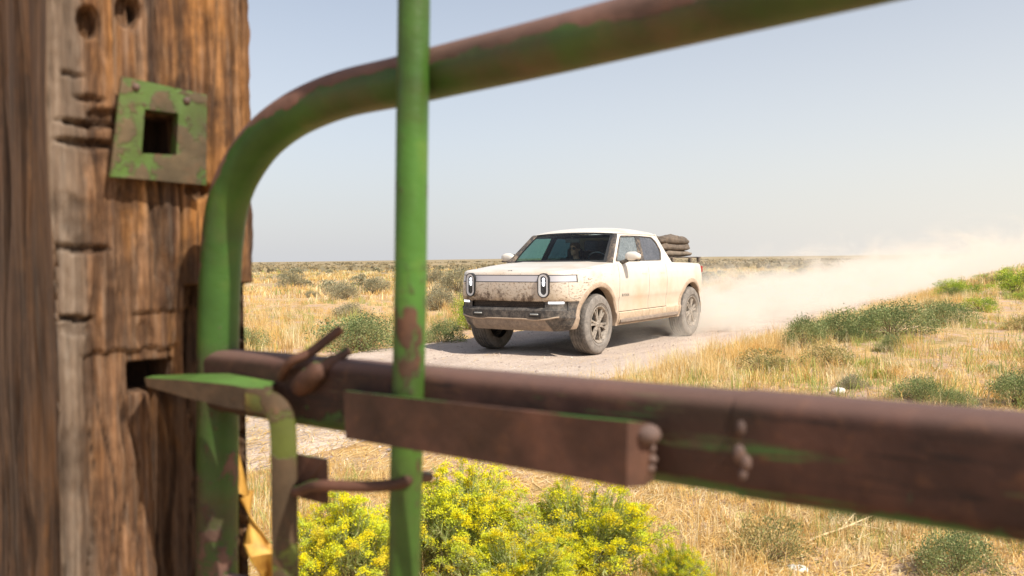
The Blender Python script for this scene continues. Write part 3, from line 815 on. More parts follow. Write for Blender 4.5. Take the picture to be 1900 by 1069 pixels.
    wall.add([(-2.73, -.86, .82), (-2.73, .86, .82), (-2.73, .86, 1.3), (-2.73, -.86, 1.3)], [(0, 1, 2, 3)])
    wall.obj('bed_liner', M['black'], root, 40, 1e-5)
    mats = {'body': M['body'], 'hood': M['body'], 'front_door': M['body'], 'rear_door': M['body'], 'skid_plate': M['skid'], 'front_bumper': M['bumper'], 'rocker_panel': M['sillmat'], 'light_bar': M['lens'], 'light_bar_trim': M['black']}
    out = {}
    for (nm, sg), mb in bits.items():
        o = mb.obj(nm, mats[nm], root, 38, 2e-4); out[(nm, sg)] = o
    # backing behind shut lines
    bk = MB()
    for sg in (1, -1):
        sb = [s for s in ss if -.52 > plan_at(s)[0] > -2.9]
        V = []
        for s in sb:
            for z in (.40, .575, .8, 1.0, 1.25):
                q = surf(s, z, -.02 if z > .5 else -.04); V.append((q[0], q[1] * sg, max(z, zb(q[0]) + .01)))
        bk.add(V, [(i * 5 + k, i * 5 + 5 + k, i * 5 + 6 + k, i * 5 + 1 + k) for i in range(len(sb) - 1) for k in range(4)])
    # underbody, cabin floor
    bk.box((-1.85, 0, .62), (4.9, 1.24, .40)); bk.box((-1.6, 0, .66), (2.1, 1.86, .26))
    bk.obj('underbody', M['dark'], root, None)
    return out

def strip_on_surface(pts_sz, off, root, name, mat, r, sgs=(1,), n=6, close=False):
    for sg in sgs:
        pts = []
        for s, z in pts_sz:
            q = surf(s, z, off); pts.append((q[0], q[1] * sg, z))
        MB().tube(pts, r, n).obj(name, mat, root, 60)

def stadium(w_, h_, n=10):
    r = w_ / 2; P = []
    for k in range(n + 1): a = rad(180 * k / n); P.append((r * math.cos(a), h_ / 2 - r + r * math.sin(a)))
    for k in range(n + 1): a = rad(180 + 180 * k / n); P.append((r * math.cos(a), -h_ / 2 + r + r * math.sin(a)))
    return P

def build_headlight(root, sg):
    s0 = float(np.interp(.625, _pl[:60, 1], _sl[:60])) if False else float(np.interp(.61, _pl[:, 1][:80], _sl[:80]))
    p = plan_at(s0); n = plan_n(s0); n = Vector((n[0], n[1] * sg, 0)); n = (n + Vector((.5, 0, 0))).normalized()
    t = Vector((-n.y, n.x, 0)); up = Vector((0, 0, 1)); c = Vector((p[0], p[1] * sg, 1.005))
    def ex(P, d0, d1, mb, inner=None):
        m = len(P)
        a = [c + t * q[0] + up * q[1] + n * d0 for q in P]; b = [c + t * q[0] + up * q[1] + n * d1 for q in P]
        fs = [(i, (i + 1) % m, (i + 1) % m + m, i + m) for i in range(m)]
        if inner is None: mb.add(a + b, fs + [tuple(range(m, 2 * m))])
        else:
            ib = [c + t * q[0] + up * q[1] + n * d1 for q in inner]; ia = [c + t * q[0] + up * q[1] + n * (d0 + .004) for q in inner]
            mb.add(a + b + ib + ia, fs + [(i + m, (i + 1) % m + m, (i + 1) % m + 2 * m, i + 2 * m) for i in range(m)] + [(i + 2 * m, (i + 1) % m + 2 * m, (i + 1) % m + 3 * m, i + 3 * m) for i in range(m)])
        return mb
    mb = ex(stadium(.168, .335), -.06, .030, MB(), stadium(.146, .313)); h = mb.obj('headlight', M['black'], root, 40)
    ex(stadium(.144, .311), -.05, .027, MB(), stadium(.094, .256)).obj('headlight_rim', M['housing'], h, 40)
    ex(stadium(.100, .262), -.04, .010, MB()).obj('headlight_lens', M['hdark'], h, 40)
    mb = MB()
    R3 = Matrix((t, n, up)).transposed()
    for dz, w_ in ((.082, .021), (.04, .023), (.012, .02)): mb.sph(c + up * dz + n * .012, (w_, .010, .024), 14, R3)
    mb.obj('headlight_bulb', M['glow'], h, 60)

def build_wheel(root, x, sg, spin=0):
    R_, W_ = .432, .275; yo = .985 * sg
    tyre = MB(); n = 72
    prof = [(.262, -.010), (.275, .004), (.31, .012), (.36, .013), (.395, .004), (.415, -.012), (.428, -.030), (.432, -.052)]
    for g in range(4):
        a = -.052 - .018 - g * .045
        prof += [(.432, a - 0), (.422, a - .004), (.422, a - .014), (.432, a - .018)]
    prof += [(.432, -.225), (.428, -.243), (.41, -.262), (.36, -.277), (.30, -.272), (.262, -.25)]
    def lathe(prof, nseg, name, mat, par, sm=40, jag=None):
        V = []; P = len(prof)
        for k in range(nseg):
            a = 2 * math.pi * k / nseg
            for j, (r, y) in enumerate(prof):
                rr_ = r - (jag(k, r, y) if jag else 0)
                V.append((x + rr_ * math.sin(a), yo + sg * y, .432 + rr_ * math.cos(a)))
        return MB().add(V, [(k * P + j, k * P + j + 1, ((k + 1) % nseg) * P + j + 1, ((k + 1) % nseg) * P + j) for k in range(nseg) for j in range(P - 1)]).obj(name, mat, par, sm)
    w_ = empty('wheel_pivot', (0, 0, 0)); bpy.data.objects.remove(w_)
    def jag(k, r, y):
        if r > .42 and (y > -.055 or y < -.22) and k % 4 == 0: return .009
        if r > .43 and k % 4 == 2 and y < -.06: return .004
        return 0
    t = lathe(prof, 144, 'wheel', [M['tyre']], root, 40, jag)
    tire = t
    # material split: sidewall / tread
    t.data.materials.append(M['tread'])
    for p in t.data.polygons:
        c = sum((t.data.vertices[i].co for i in p.vertices), Vector()) / len(p.vertices)
        if math.hypot(c.x - x, c.z - .432) > .414: p.material_index = 1
    # raised rings on the side wall
    lathe([(.300, .010), (.303, .0165), (.309, .0165), (.312, .011)], 72, 'tyre_ring', M['tyre'], tire, 40)
    rimp = [(.262, -.006), (.268, .006), (.262, .010), (.250, .006), (.242, -.010), (.228, -.030), (.224, -.10), (.224, -.20)]
    lathe(rimp, 72, 'rim', M['rim'], tire, 40)
    lathe([(.224, -.105), (.15, -.10), (.0, -.10)], 48, 'brake_disc', M['dark'], tire, 40)
    sp = MB()
    for k in range(6):
        a = spin + k * math.pi / 3
        for da in (-.13, .13):
            pts = []
            d1 = a + da * 2.0; d2 = a + da * .62
            p0 = Vector((x + .045 * math.sin(d1), yo - sg * .022, .432 + .045 * math.cos(d1)))
            p1 = Vector((x + .15 * math.sin(d2 * .0 + a + da * 1.0), yo - sg * .020, .432 + .15 * math.cos(a + da * 1.0)))
            p2 = Vector((x + .235 * math.sin(a + da * 1.25), yo - sg * .022, .432 + .235 * math.cos(a + da * 1.25)))
            sp.sweep([p0, p1, p2], Vector((0, sg, 0)), [(-.017, 0), (-.012, .009), (.012, .009), (.017, 0), (.014, -.022), (-.014, -.022)])
    sp.sph((x, yo - sg * .022, .432), (.062, .022, .062), 20)
    for k in range(6):
        a = k * math.pi / 3 + .2 + spin; sp.sph((x + .043 * math.sin(a), yo - sg * .004, .432 + .043 * math.cos(a)), .008, 8)
    sp.obj('spoke', M['rim'], tire, 45)
    return tire

def build_arch(root, xc, sg):
    R_ = RA[xc]
    prof = [(-.010, -.10), (-.010, .008), (-.003, .015), (.020, .017), (.050, .013), (.062, .006), (.064, -.012)]
    V = []; a0, a1 = (-6, 183 if xc == 0 else 186); n = 60
    for k in range(n + 1):
        a = rad(a0 + (a1 - a0) * k / n)
        for r, o in prof:
            x = xc - (R_ + r) * math.cos(a); z = .43 + (R_ + r) * math.sin(a)
            yb_ = side_y(min(max(x, -4.3), .72), min(max(z, .40), 1.1)) if True else 0
            V.append((x, sg * (yb_ + o), z))
    P = len(prof)
    MB().add(V, [(i * P + j, i * P + j + 1, (i + 1) * P + j + 1, (i + 1) * P + j) for i in range(n) for j in range(P - 1)]).obj('wheel_arch', M['arch'], root, 40)
    # liner
    V = []
    for k in range(33):
        a = rad(-6 + (180 if xc == 0 else 192) * k / 32)
        for y in (.955, .60): V.append((xc - (R_ - .004) * math.cos(a), sg * y, .43 + (R_ - .004) * math.sin(a)))
    m = MB().add(V, [(i * 2, i * 2 + 1, i * 2 + 3, i * 2 + 2) for i in range(32)])
    m.add([(xc + R_, sg * .60, .47), (xc - R_, sg * .60, .47), (xc - R_, sg * .60, 1.05), (xc + R_, sg * .60, 1.05)], [(0, 1, 2, 3)])
    m.obj('wheel_well', M['dark'], root, 40)

def panel(outer, holes, fn, th, name, mat, root):
    """flat polygon with holes in (a, b), mapped by fn(a, b, depth)"""
    loops = [outer] + holes
    tri = tessellate_polygon([[Vector((a, b, 0)) for a, b in L_] for L_ in loops])
    flat = [p for L_ in loops for p in L_]; N = len(flat)
    V = [fn(a, b, 0) for a, b in flat] + [fn(a, b, th) for a, b in flat]
    Fc = [tuple(t) for t in tri] + [tuple(i + N for i in t[::-1]) for t in tri]
    o = 0
    for L_ in loops:
        m = len(L_)
        for i in range(m): Fc.append((o + i, o + (i + 1) % m, o + (i + 1) % m + N, o + i + N))
        o += m
    mb = MB().add(V, Fc)
    return mb.obj(name, mat, root, 25, 1e-6)

def rnd(poly, r=.03, n=4):
    out = []; m = len(poly)
    for i in range(m):
        a, b, c = Vector(poly[i - 1]), Vector(poly[i]), Vector(poly[(i + 1) % m])
        u = (a - b); v = (c - b); d = min(r, u.length * .45, v.length * .45); p = b + u.normalized() * d; q = b + v.normalized() * d
        for k in range(n + 1):
            t = k / n; out.append(tuple((1 - t) ** 2 * p + 2 * t * (1 - t) * b + t * t * q))
    return out

def build_cab(root):
    def ys(z): return np.interp(z, [1.28, 1.745], [.945, .765])
    outer = [(-.50, 1.285), (-1.00, 1.725), (-1.06, 1.752), (-2.30, 1.752), (-2.42, 1.73), (-2.70, 1.285)]
    dlo = rnd([(-.615, 1.318), (-1.075, 1.718), (-1.7, 1.727), (-2.235, 1.715), (-2.36, 1.63), (-2.415, 1.48), (-2.30, 1.325)], .05)
    w1 = rnd([(-.70, 1.335), (-1.105, 1.695), (-1.615, 1.71), (-1.495, 1.335)], .03)
    w2 = rnd([(-1.655, 1.337), (-1.775, 1.712), (-2.22, 1.70), (-2.335, 1.62), (-2.385, 1.48), (-2.28, 1.34)], .04)
    for sg in (1, -1):
        f0 = lambda a, b, d: (a, sg * (float(ys(b)) - d), b)
        panel(outer, [dlo], f0, .035, 'cab_side', M['body'], root)
        f1 = lambda a, b, d: (a, sg * (float(ys(b)) - .006 - d), b)
        dl2 = [(-1.6 + (a + 1.6) * 1.012, 1.53 + (b - 1.53) * 1.03) for a, b in dlo]
        fr_ = panel(dl2, [w1, w2], f1, .02, 'window_frame', M['pillar'], root)
        for wn_, nm in ((w1, 'front'), (w2, 'rear')):
            wv = [(np.mean([p[0] for p in wn_]) + (a - np.mean([p[0] for p in wn_])) * 1.03, 1.52 + (b - 1.52) * 1.04) for a, b in wn_]
            f2 = lambda a, b, d: (a, sg * (float(ys(b)) - .016 - d), b)
            panel(wv, [], f2, .004, 'side_window', (M['sideg'] if nm == 'front' else M['rearg']) if sg > 0 else (M['farg'] if nm == 'front' else M['farrear']), root)
    # windscreen
    def ws(u, v, off=0):
        bx = Vector((-.30 - .24 * u * u, .815 * u, 1.318 - .012 * u * u)); tp = Vector((-.94 - .10 * u * u, .675 * u, 1.772 - .032 * u * u))
        p = bx.lerp(tp, v); n = Vector((.58, u * .3, .8)).normalized()
        return p + n * (off + .018 * math.sin(math.pi * v) * 1)
    def patch(u0, u1, v0, v1, off, name, mat, nu=24, nv=10):
        V = [ws(u0 + (u1 - u0) * i / nu, v0 + (v1 - v0) * j / nv, off) for i in range(nu + 1) for j in range(nv + 1)]
        return MB().add(V, [(i * (nv + 1) + j, (i + 1) * (nv + 1) + j, (i + 1) * (nv + 1) + j + 1, i * (nv + 1) + j + 1) for i in range(nu) for j in range(nv)]).obj(name, mat, root, 179)
    patch(-1, 1, 0, 1, 0, 'windscreen', M['wind'])
    m = MB()
    for (u0, u1, v0, v1) in [(-1, 1, -.02, .055), (-1, 1, .945, 1.02), (-1.01, -.955, .05, .95), (.955, 1.01, .05, .95)]:
        nu, nv = 24, 3
        V = [ws(u0 + (u1 - u0) * i / nu, v0 + (v1 - v0) * j / nv, .004) for i in range(nu + 1) for j in range(nv + 1)]
        m.add(V, [(i * (nv + 1) + j, (i + 1) * (nv + 1) + j, (i + 1) * (nv + 1) + j + 1, i * (nv + 1) + j + 1) for i in range(nu) for j in range(nv)])
    m.obj('windscreen_seal', M['black'], root, 60)
    # A pillars
    for sg in (1, -1):
        V = []; n = 16
        for i in range(n + 1):
            v = i / n; a = ws(1, v, .008); b = Vector((-.50 - .50 * v, .948 - .172 * v, 1.29 + .44 * v))
            if v > .97: b = Vector((-1.0, .772, 1.735))
            for k in range(5):
                q = k / 4; p = a.lerp(b, q) + Vector((.45, .6, .5)).normalized() * .018 * math.sin(math.pi * q)
                V.append((p.x, p.y * sg, p.z))
        MB().add(V, [(i * 5 + k, i * 5 + k + 1, i * 5 + 6 + k, i * 5 + 5 + k) for i in range(n) for k in range(4)]).obj('windscreen_pillar', M['pillar'], root, 60)
    # roof
    V = []; nu, nv = 40, 40
    for i in range(nu + 1):
        u = math.sin((i / nu * 2 - 1) * math.pi / 2)
        xf = -.935 - .115 * u * u
        for j in range(nv + 1):
            t = (1 - math.cos(math.pi * j / nv)) / 2; x = xf + (-2.44 - xf) * t
            edge = 1.748 + .028 * (1 - u * u) * (1 - t)
            crown = .088 * (1 - abs(u) ** 3.2) ** .8 * (math.sin(math.pi * min(1, t * 1.6) / 2) ** .7 if t > 0 else 0) * (1 - .35 * max(0, (t - .6) / .4) ** 2)
            lipf = .022 * (1 - abs(u) ** 6) * float(sstep(0, .03, t))
            V.append((x, .775 * u, edge + crown + lipf - (.03 * float(sstep(.96, 1, t)))))
    MB().add(V, [(i * (nv + 1) + j, (i + 1) * (nv + 1) + j, (i + 1) * (nv + 1) + j + 1, i * (nv + 1) + j + 1) for i in range(nu) for j in range(nv)]).obj('roof', M['body'], root, 60)
    # rear wall with window
    fn = lambda a, b, d: (-2.43 - .27 * (1.745 - b) / .46 + d + .01, a, b)
    panel([(-.94, 1.28), (.94, 1.28), (.765, 1.765), (-.765, 1.765)], [rnd([(-.68, 1.38), (.68, 1.38), (.6, 1.68), (-.6, 1.68)], .05)], fn, .03, 'cab_back', M['body'], root)
    panel([(-.7, 1.37), (.7, 1.37), (.62, 1.69), (-.62, 1.69)], [], lambda a, b, d: fn(a, b, d + .014), .004, 'rear_window', M['rearg'], root)
    # interior
    seat0 = MB().box((-1.55, .42, 1.10), (.16, .50, .56), Matrix.Rotation(-.2, 3, 'Y'), .05).box((-1.62, .42, 1.46), (.11, .26, .20), None, .04)
    seat0.box((-1.25, .42, .92), (.55, .5, .14), None, .05); seat0.obj('seat', M['seat'], root, 50)
    seat1 = MB().box((-1.72, -.42, 1.10), (.16, .50, .56), Matrix.Rotation(-.2, 3, 'Y'), .05).box((-1.80, -.42, 1.44), (.11, .26, .20), None, .04)
    seat1.box((-1.42, -.42, .92), (.55, .5, .14), None, .05); seat1.obj('seat', M['seat'], root, 50)
    MB().tube(spline([(-1.555, .56, 1.36), (-1.555, .56, 1.50), (-1.55, .52, 1.56), (-1.55, .44, 1.57)], 5), .010, 8).obj('headrest_line', M['seatl'], root, 60)  # pale curved line beside the headrest
    MB().box((-2.3, 0, 1.2), (.2, 1.5, .6), None, .05).obj('rear_bench', M['seat'], root, 50)
    MB().box((-.74, 0, 1.23), (.60, 1.64, .14), None, .05).box((-.92, .42, 1.30), (.16, .34, .09), None, .03).obj('dashboard', M['plastic'], root, 50)
    c = Vector((-1.08, .42, 1.30)); R3 = Matrix.Rotation(rad(-62), 3, 'Y')
    pts = [c + R3 @ Vector((.185 * math.cos(a), .185 * math.sin(a), 0)) for a in np.linspace(0, 2 * math.pi, 33)]
    MB().tube(pts, .014, 8, False).obj('steering_wheel', M['hdark'], root, 60)
    MB().box((-1.02, -.02, 1.655), (.03, .26, .07), None, .015).tube([(-1.02, -.02, 1.66), (-.97, -.02, 1.76)], .01, 6).obj('rear_view_mirror', M['plastic'], root, 50)
    MB().box((-1.9, 0, 1.738), (1.0, 1.35, .02), None, .005).obj('headliner', M['seat'], root, 50)
    # roof pillars seen inside
    for y in (-.80,):
        MB().tube([(-1.56, y * 1.12, 1.30), (-1.70, y * .95, 1.73)], .03, 8).obj('cabin_pillar', M['seat'], root, 60)

def build_mirror(root, sg):
    MB().box((-.80, sg * .985, 1.318), (.10, .13, .05), Matrix.Rotation(sg * .35, 3, 'X'), .018).obj('mirror_arm', M['bumper'], root, 50)
    V = []; n, m = 22, 14; c = Vector((-.83, sg * 1.118, 1.392))
    for i in range(m + 1):
        th = math.pi * i / m
        for k in range(n):
            a = 2 * math.pi * k / n
            def pw(v, e): return math.copysign(abs(v) ** e, v)
            x = .075 * pw(math.sin(th), .8) * pw(math.cos(a), .75); z = .074 * pw(math.sin(th), .8) * pw(math.sin(a), .8); y = .125 * pw(math.cos(th), .7)
            x *= 1 if x > 0 else .55
            z *= 1 + .25 * sg * 0 - .18 * (y * sg > .06)
            V.append(c + Vector((x, sg * y, z)))
    mb = MB().add(V, [(i * n + k, i * n + (k + 1) % n, (i + 1) * n + (k + 1) % n, (i + 1) * n + k) for i in range(m) for k in range(n)])
    o = mb.obj('mirror_cap', M['body'], root, 60)
    MB().box(c + Vector((.004, 0, -.058)), (.10, .20, .035), None, .014).obj('mirror_base', M['bumper'], root, 50)
    MB().box(c + Vector((-.044, 0, 0)), (.006, .20, .115), None, .002).obj('mirror_glass', M['hdark'], root, 50)

def build_truck():
    root = empty('pickup_truck', (TX, TY, 0), TH)
    tag(root, 'dusty white crew cab pickup truck driving towards the gate on the gravel road', 'pickup truck')
    parts = build_shell(root)
    build_cab(root)
    for sg in (1, -1):
        build_headlight(root, sg)
        for xc in RA:
            build_arch(root, xc, sg)
            build_wheel(root, xc, sg, .35 if xc == 0 else .8)
        build_mirror(root, sg)
    # grille: dark recess and hex mesh
    mb = MB(); V = []
    ssg = [s for s in np.linspace(0, float(np.interp(.60, _pl[:80, 1], _sl[:80])), 16)]
    for sg in (1, -1):
        V = []
        for s in ssg:
            for z, o in ((.690, -.002), (.694, -.05), (.786, -.05), (.79, -.002)):
                q = surf(s, z, o); V.append((q[0], q[1] * sg, z))
        mb.add(V, [(i * 4 + k, i * 4 + 4 + k, i * 4 + 5 + k, i * 4 + 1 + k) for i in range(len(ssg) - 1) for k in range(3)])
    g = mb.obj('grille', M['grille'], root, 30)
    mb = MB(); cell = .028
    for r_ in range(4):
        z = .705 + r_ * .023
        for k in range(-22, 22):
            y = (k + (r_ % 2) * .5) * cell
            if abs(y) > .585: continue
            s = float(np.interp(abs(y), _pl[:80, 1], _sl[:80])); q = surf(s, z, -.018); cx = q[0]
            pts = [(cx, y + .0145 * math.cos(rad(30 + 60 * j)), z + .0145 * math.sin(rad(30 + 60 * j))) for j in range(7)]
            mb.tube(pts, .0026, 4, False)
    mb.obj('grille_mesh', M['mesh'], g, None)
    # fog lamps
    for sg in (1, -1):
        V = []; pts = []
        ys_ = np.linspace(.665, .855, 10)
        mb = MB()
        for y in ys_:
            s = float(np.interp(y, _pl[:140, 1], _sl[:140]))
            for z in (.755, .782):
                q = surf(s, z, .006); V.append((q[0], q[1] * sg, z))
        mb.add(V, [(i * 2, i * 2 + 2, i * 2 + 3, i * 2 + 1) for i in range(9)])
        mb.obj('fog_lamp', M['glow'], root, 60)
        s0 = float(np.interp(.885, _pl[:160, 1], _sl[:160]))
        strip_on_surface([(s0 - .005, .785), (s0 + .006, .76), (s0 + .008, .70), (s0 - .002, .665)], .002, root, 'bumper_slot', M['grille'], .011, (sg,))
        # tow hooks
        s = float(np.interp(.47, _pl[:80, 1], _sl[:80])); q = surf(s, .605, .0)
        MB().box((q[0] - .001, q[1] * sg, .597), (.012, .20, .060), None, .005).obj('hook_recess', M['grille'], root, 40)
        MB().tube([(q[0] - .02, (q[1] - .06) * sg, .61), (q[0] + .018, (q[1] - .055) * sg, .61), (q[0] + .018, (q[1] + .055) * sg, .61), (q[0] - .02, (q[1] + .06) * sg, .61)], .010, 8).obj('tow_hook', M['seatl'], root, 60)
    # dusty ledge above the skid plate, slanted side pieces of the skid
    pts = []
    sm = [float(np.interp(abs(y), _pl[:130, 1], _sl[:130])) for y in np.linspace(-.80, .80, 41)]
    P_ = []
    for y, s in zip(np.linspace(-.80, .80, 41), sm):
        z = .545 + .016 * float(sstep(.50, .62, abs(y))) * 0 + (.03 * float(sstep(.62, .80, abs(y)))) - .012 * float(sstep(.30, .42, abs(y)) * sstep(.62, .5, abs(y)))
        q = surf(s, z, .008); P_.append((q[0], q[1] * (1 if y >= 0 else -1), z))
    MB().tube(P_, .011, 8).obj('bumper_lip', M['arch'], root, 60)
    for sg in (1, -1):
        V = []
        for k in range(9):
            z = .535 - .165 * k / 8; w0 = .60; w1 = .60 + .11 * k / 8 + .004
            for y in (w0, (w0 + w1) / 2, w1):
                s = float(np.interp(y, _pl[:130, 1], _sl[:130])); q = surf(s, z, .004); V.append((q[0], q[1] * sg, z))
        MB().add(V, [(k * 3 + j, k * 3 + j + 1, k * 3 + 4 + j, k * 3 + 3 + j) for k in range(8) for j in range(2)]).obj('skid_plate', M['skid'], root, 60)
    # shut lines on the front wing
    SX = lambda x: s_of_x(x)
    for path in [[(.66, 1.14), (.60, 1.19), (.50, 1.205), (.2, 1.228), (-.1, 1.25), (-.40, 1.278)], [(.70, 1.045), (.70, .88), (.685, .84), (.64, .825), (.52, .822)]]:
        pts = []
        for i in range(len(path) - 1):
            for k in range(10): 
                t = k / 10; pts.append((SX(path[i][0] * (1 - t) + path[i + 1][0] * t), path[i][1] * (1 - t) + path[i + 1][1] * t))
        P_ = []
        for s, z in pts:
            x = plan_at(s)[0]; q = surf(s, z, -.0005)
            if z > ztop(x) - .05: q = surf(s, ztop(x) - .05, -float(np.interp(z - ztop(x), [-.044, -.028, -.012], [.004, .010, .022])))
            P_.append((q[0], q[1], z))
        MB().tube(P_, .0022, 5).obj('shut_line', M['bumper'], root, 60)
    # rocker step and moulding
    for sg in (1, -1):
        V = []
        for k in range(40):
            x = -.66 - k * (2.2) / 39; y0 = side_y(x, .47)
            e = min(1, k / 4, (39 - k) / 4)
            V += [(x, sg * (y0 - .02), .475), (x, sg * (y0 + .004 + .028 * e), .455), (x, sg * (y0 + .004 + .030 * e), .42), (x, sg * (y0 - .03), .385)]
        MB().add(V, [(k * 4 + j, k * 4 + j + 1, k * 4 + 5 + j, k * 4 + 4 + j) for k in range(39) for j in range(3)]).obj('side_step', M['skid'], root, 35)
        # door handles (flush)
        for x in (-1.50, -2.2):
            y = side_y(x, 1.13); MB().box((x, sg * (y + .0), 1.13), (.17, .006, .028), None, .0025).obj('door_handle', M['body'], root, 40)
    # door lettering
    tc = bpy.data.curves.new('lettering', 'FONT'); tc.body = 'RIVIAN'; tc.size = .062; tc.extrude = .001; tc.space_character = 1.25
    to = bpy.data.objects.new('lettering', tc); COL.objects.link(to)
    dg = bpy.context.evaluated_depsgraph_get(); me = bpy.data.meshes.new_from_object(to.evaluated_get(dg)); bpy.data.objects.remove(to)
    ymid = side_y(-.85, .82)
    lo = bpy.data.objects.new('lettering', me); COL.objects.link(lo); lo.parent = root; me.materials.clear(); me.materials.append(M['badge'])
    lo.matrix_local = Matrix.Translation((-.70, ymid + .0025, .800)) @ Matrix(((-1, 0, 0, 0), (0, 0, 1, 0), (0, 1, 0, 0), (0, 0, 0, 1))) @ Matrix.Scale(-1, 4, (0, 0, 1)).inverted_safe() @ Matrix.Identity(4)
    # bonnet emblem
    e = MB(); zc = 1.205
    for a in range(4):
        b = a * math.pi / 2 + math.pi / 4
        e.tube([(.80 + .012 * math.cos(b), .02 + .012 * math.sin(b), zc + .002), (.80 + .04 * math.cos(b), .02 + .05 * math.sin(b), zc - .010 * math.cos(b) * .3)], [.008, .004], 6)
    e.obj('emblem', M['badge'], root, 60)
    # rack over the bed
    rk = MB()
    for x in (-2.95, -3.55, -4.15):
        rk.box((x, 0, 1.378), (.05, 1.66, .02), None, .006)
    for sg in (1, -1):
        rk.box((-3.55, sg * .82, 1.379), (1.5, .03, .016), None, .005)
        for x in (-2.95, -3.75, -4.15): rk.box((x, sg * .84, 1.33), (.07, .05, .09), None, .008)
    rk.obj('bed_rack', M['pillar'], root, 40)
    for sg in (1, -1):
        MB().box((-4.30, sg * .83, 1.16), (.05, .05, .12), Matrix.Rotation(-sg * .6, 3, 'Z'), .015).obj('tail_lamp', M['tail'], root, 50)
    return root
truck = build_truck()

def build_tent():
    root = empty('rolled_tent', to_world(-3.58, 0) + (1.39,), TH)
    tag(root, 'bulky folded brown canvas tent stacked on the rack over the truck bed', 'tent')
    def bag(x0, x1, y0, y1, z0, z1, seed, name, mat):
        V = []; nx, na = 40, 48
        for i in range(nx + 1):
            t = i / nx; y = y0 + (y1 - y0) * t; e = max(0, 1 - (2 * t - 1) ** 8) ** .3
            for k in range(na):
                a = 2 * math.pi * k / na
                cx, sz = math.cos(a), math.sin(a)
                px = math.copysign(abs(cx) ** .22, cx); pz = math.copysign(abs(sz) ** .45, sz)
                xx = (x0 + x1) / 2 + (x1 - x0) / 2 * px * (.90 + .1 * e); zz = (z0 + z1) / 2 + (z1 - z0) / 2 * pz * (.55 + .45 * e)
                n = mnoise.noise(Vector((xx * 3 + seed, y * 3.2, zz * 4))) * .05 + (.5 - abs(mnoise.noise(Vector((xx * 5, y * 7 + seed, zz * 12))))) * .09 - .04
                sq = .022 * (math.exp(-((y - y0 - (y1 - y0) * .28) / .03) ** 2) + math.exp(-((y - y0 - (y1 - y0) * .75) / .03) ** 2))
                V.append((xx + n * px - sq * px, y, zz + n * pz * (1 if pz > 0 else .2) - sq * pz * (pz > 0)))
        Fc = [(i * na + k, i * na + (k + 1) % na, (i + 1) * na + (k + 1) % na, (i + 1) * na + k) for i in range(nx) for k in range(na)]
        Fc += [tuple(range(na))[::-1], tuple(nx * na + k for k in range(na))]
        return MB().add(V, Fc).obj(name, mat, root, 179)
    bag(-.68, .60, -.70, .70, .0, .12, 1, 'lower_fold', M['canvasl'])
    bag(-.66, .60, -.69, .68, .10, .25, 5, 'middle_fold', M['canvas'])
    bag(-.63, .62, -.67, .67, .21, .38, 9, 'upper_fold', M['canvas'])
build_tent()

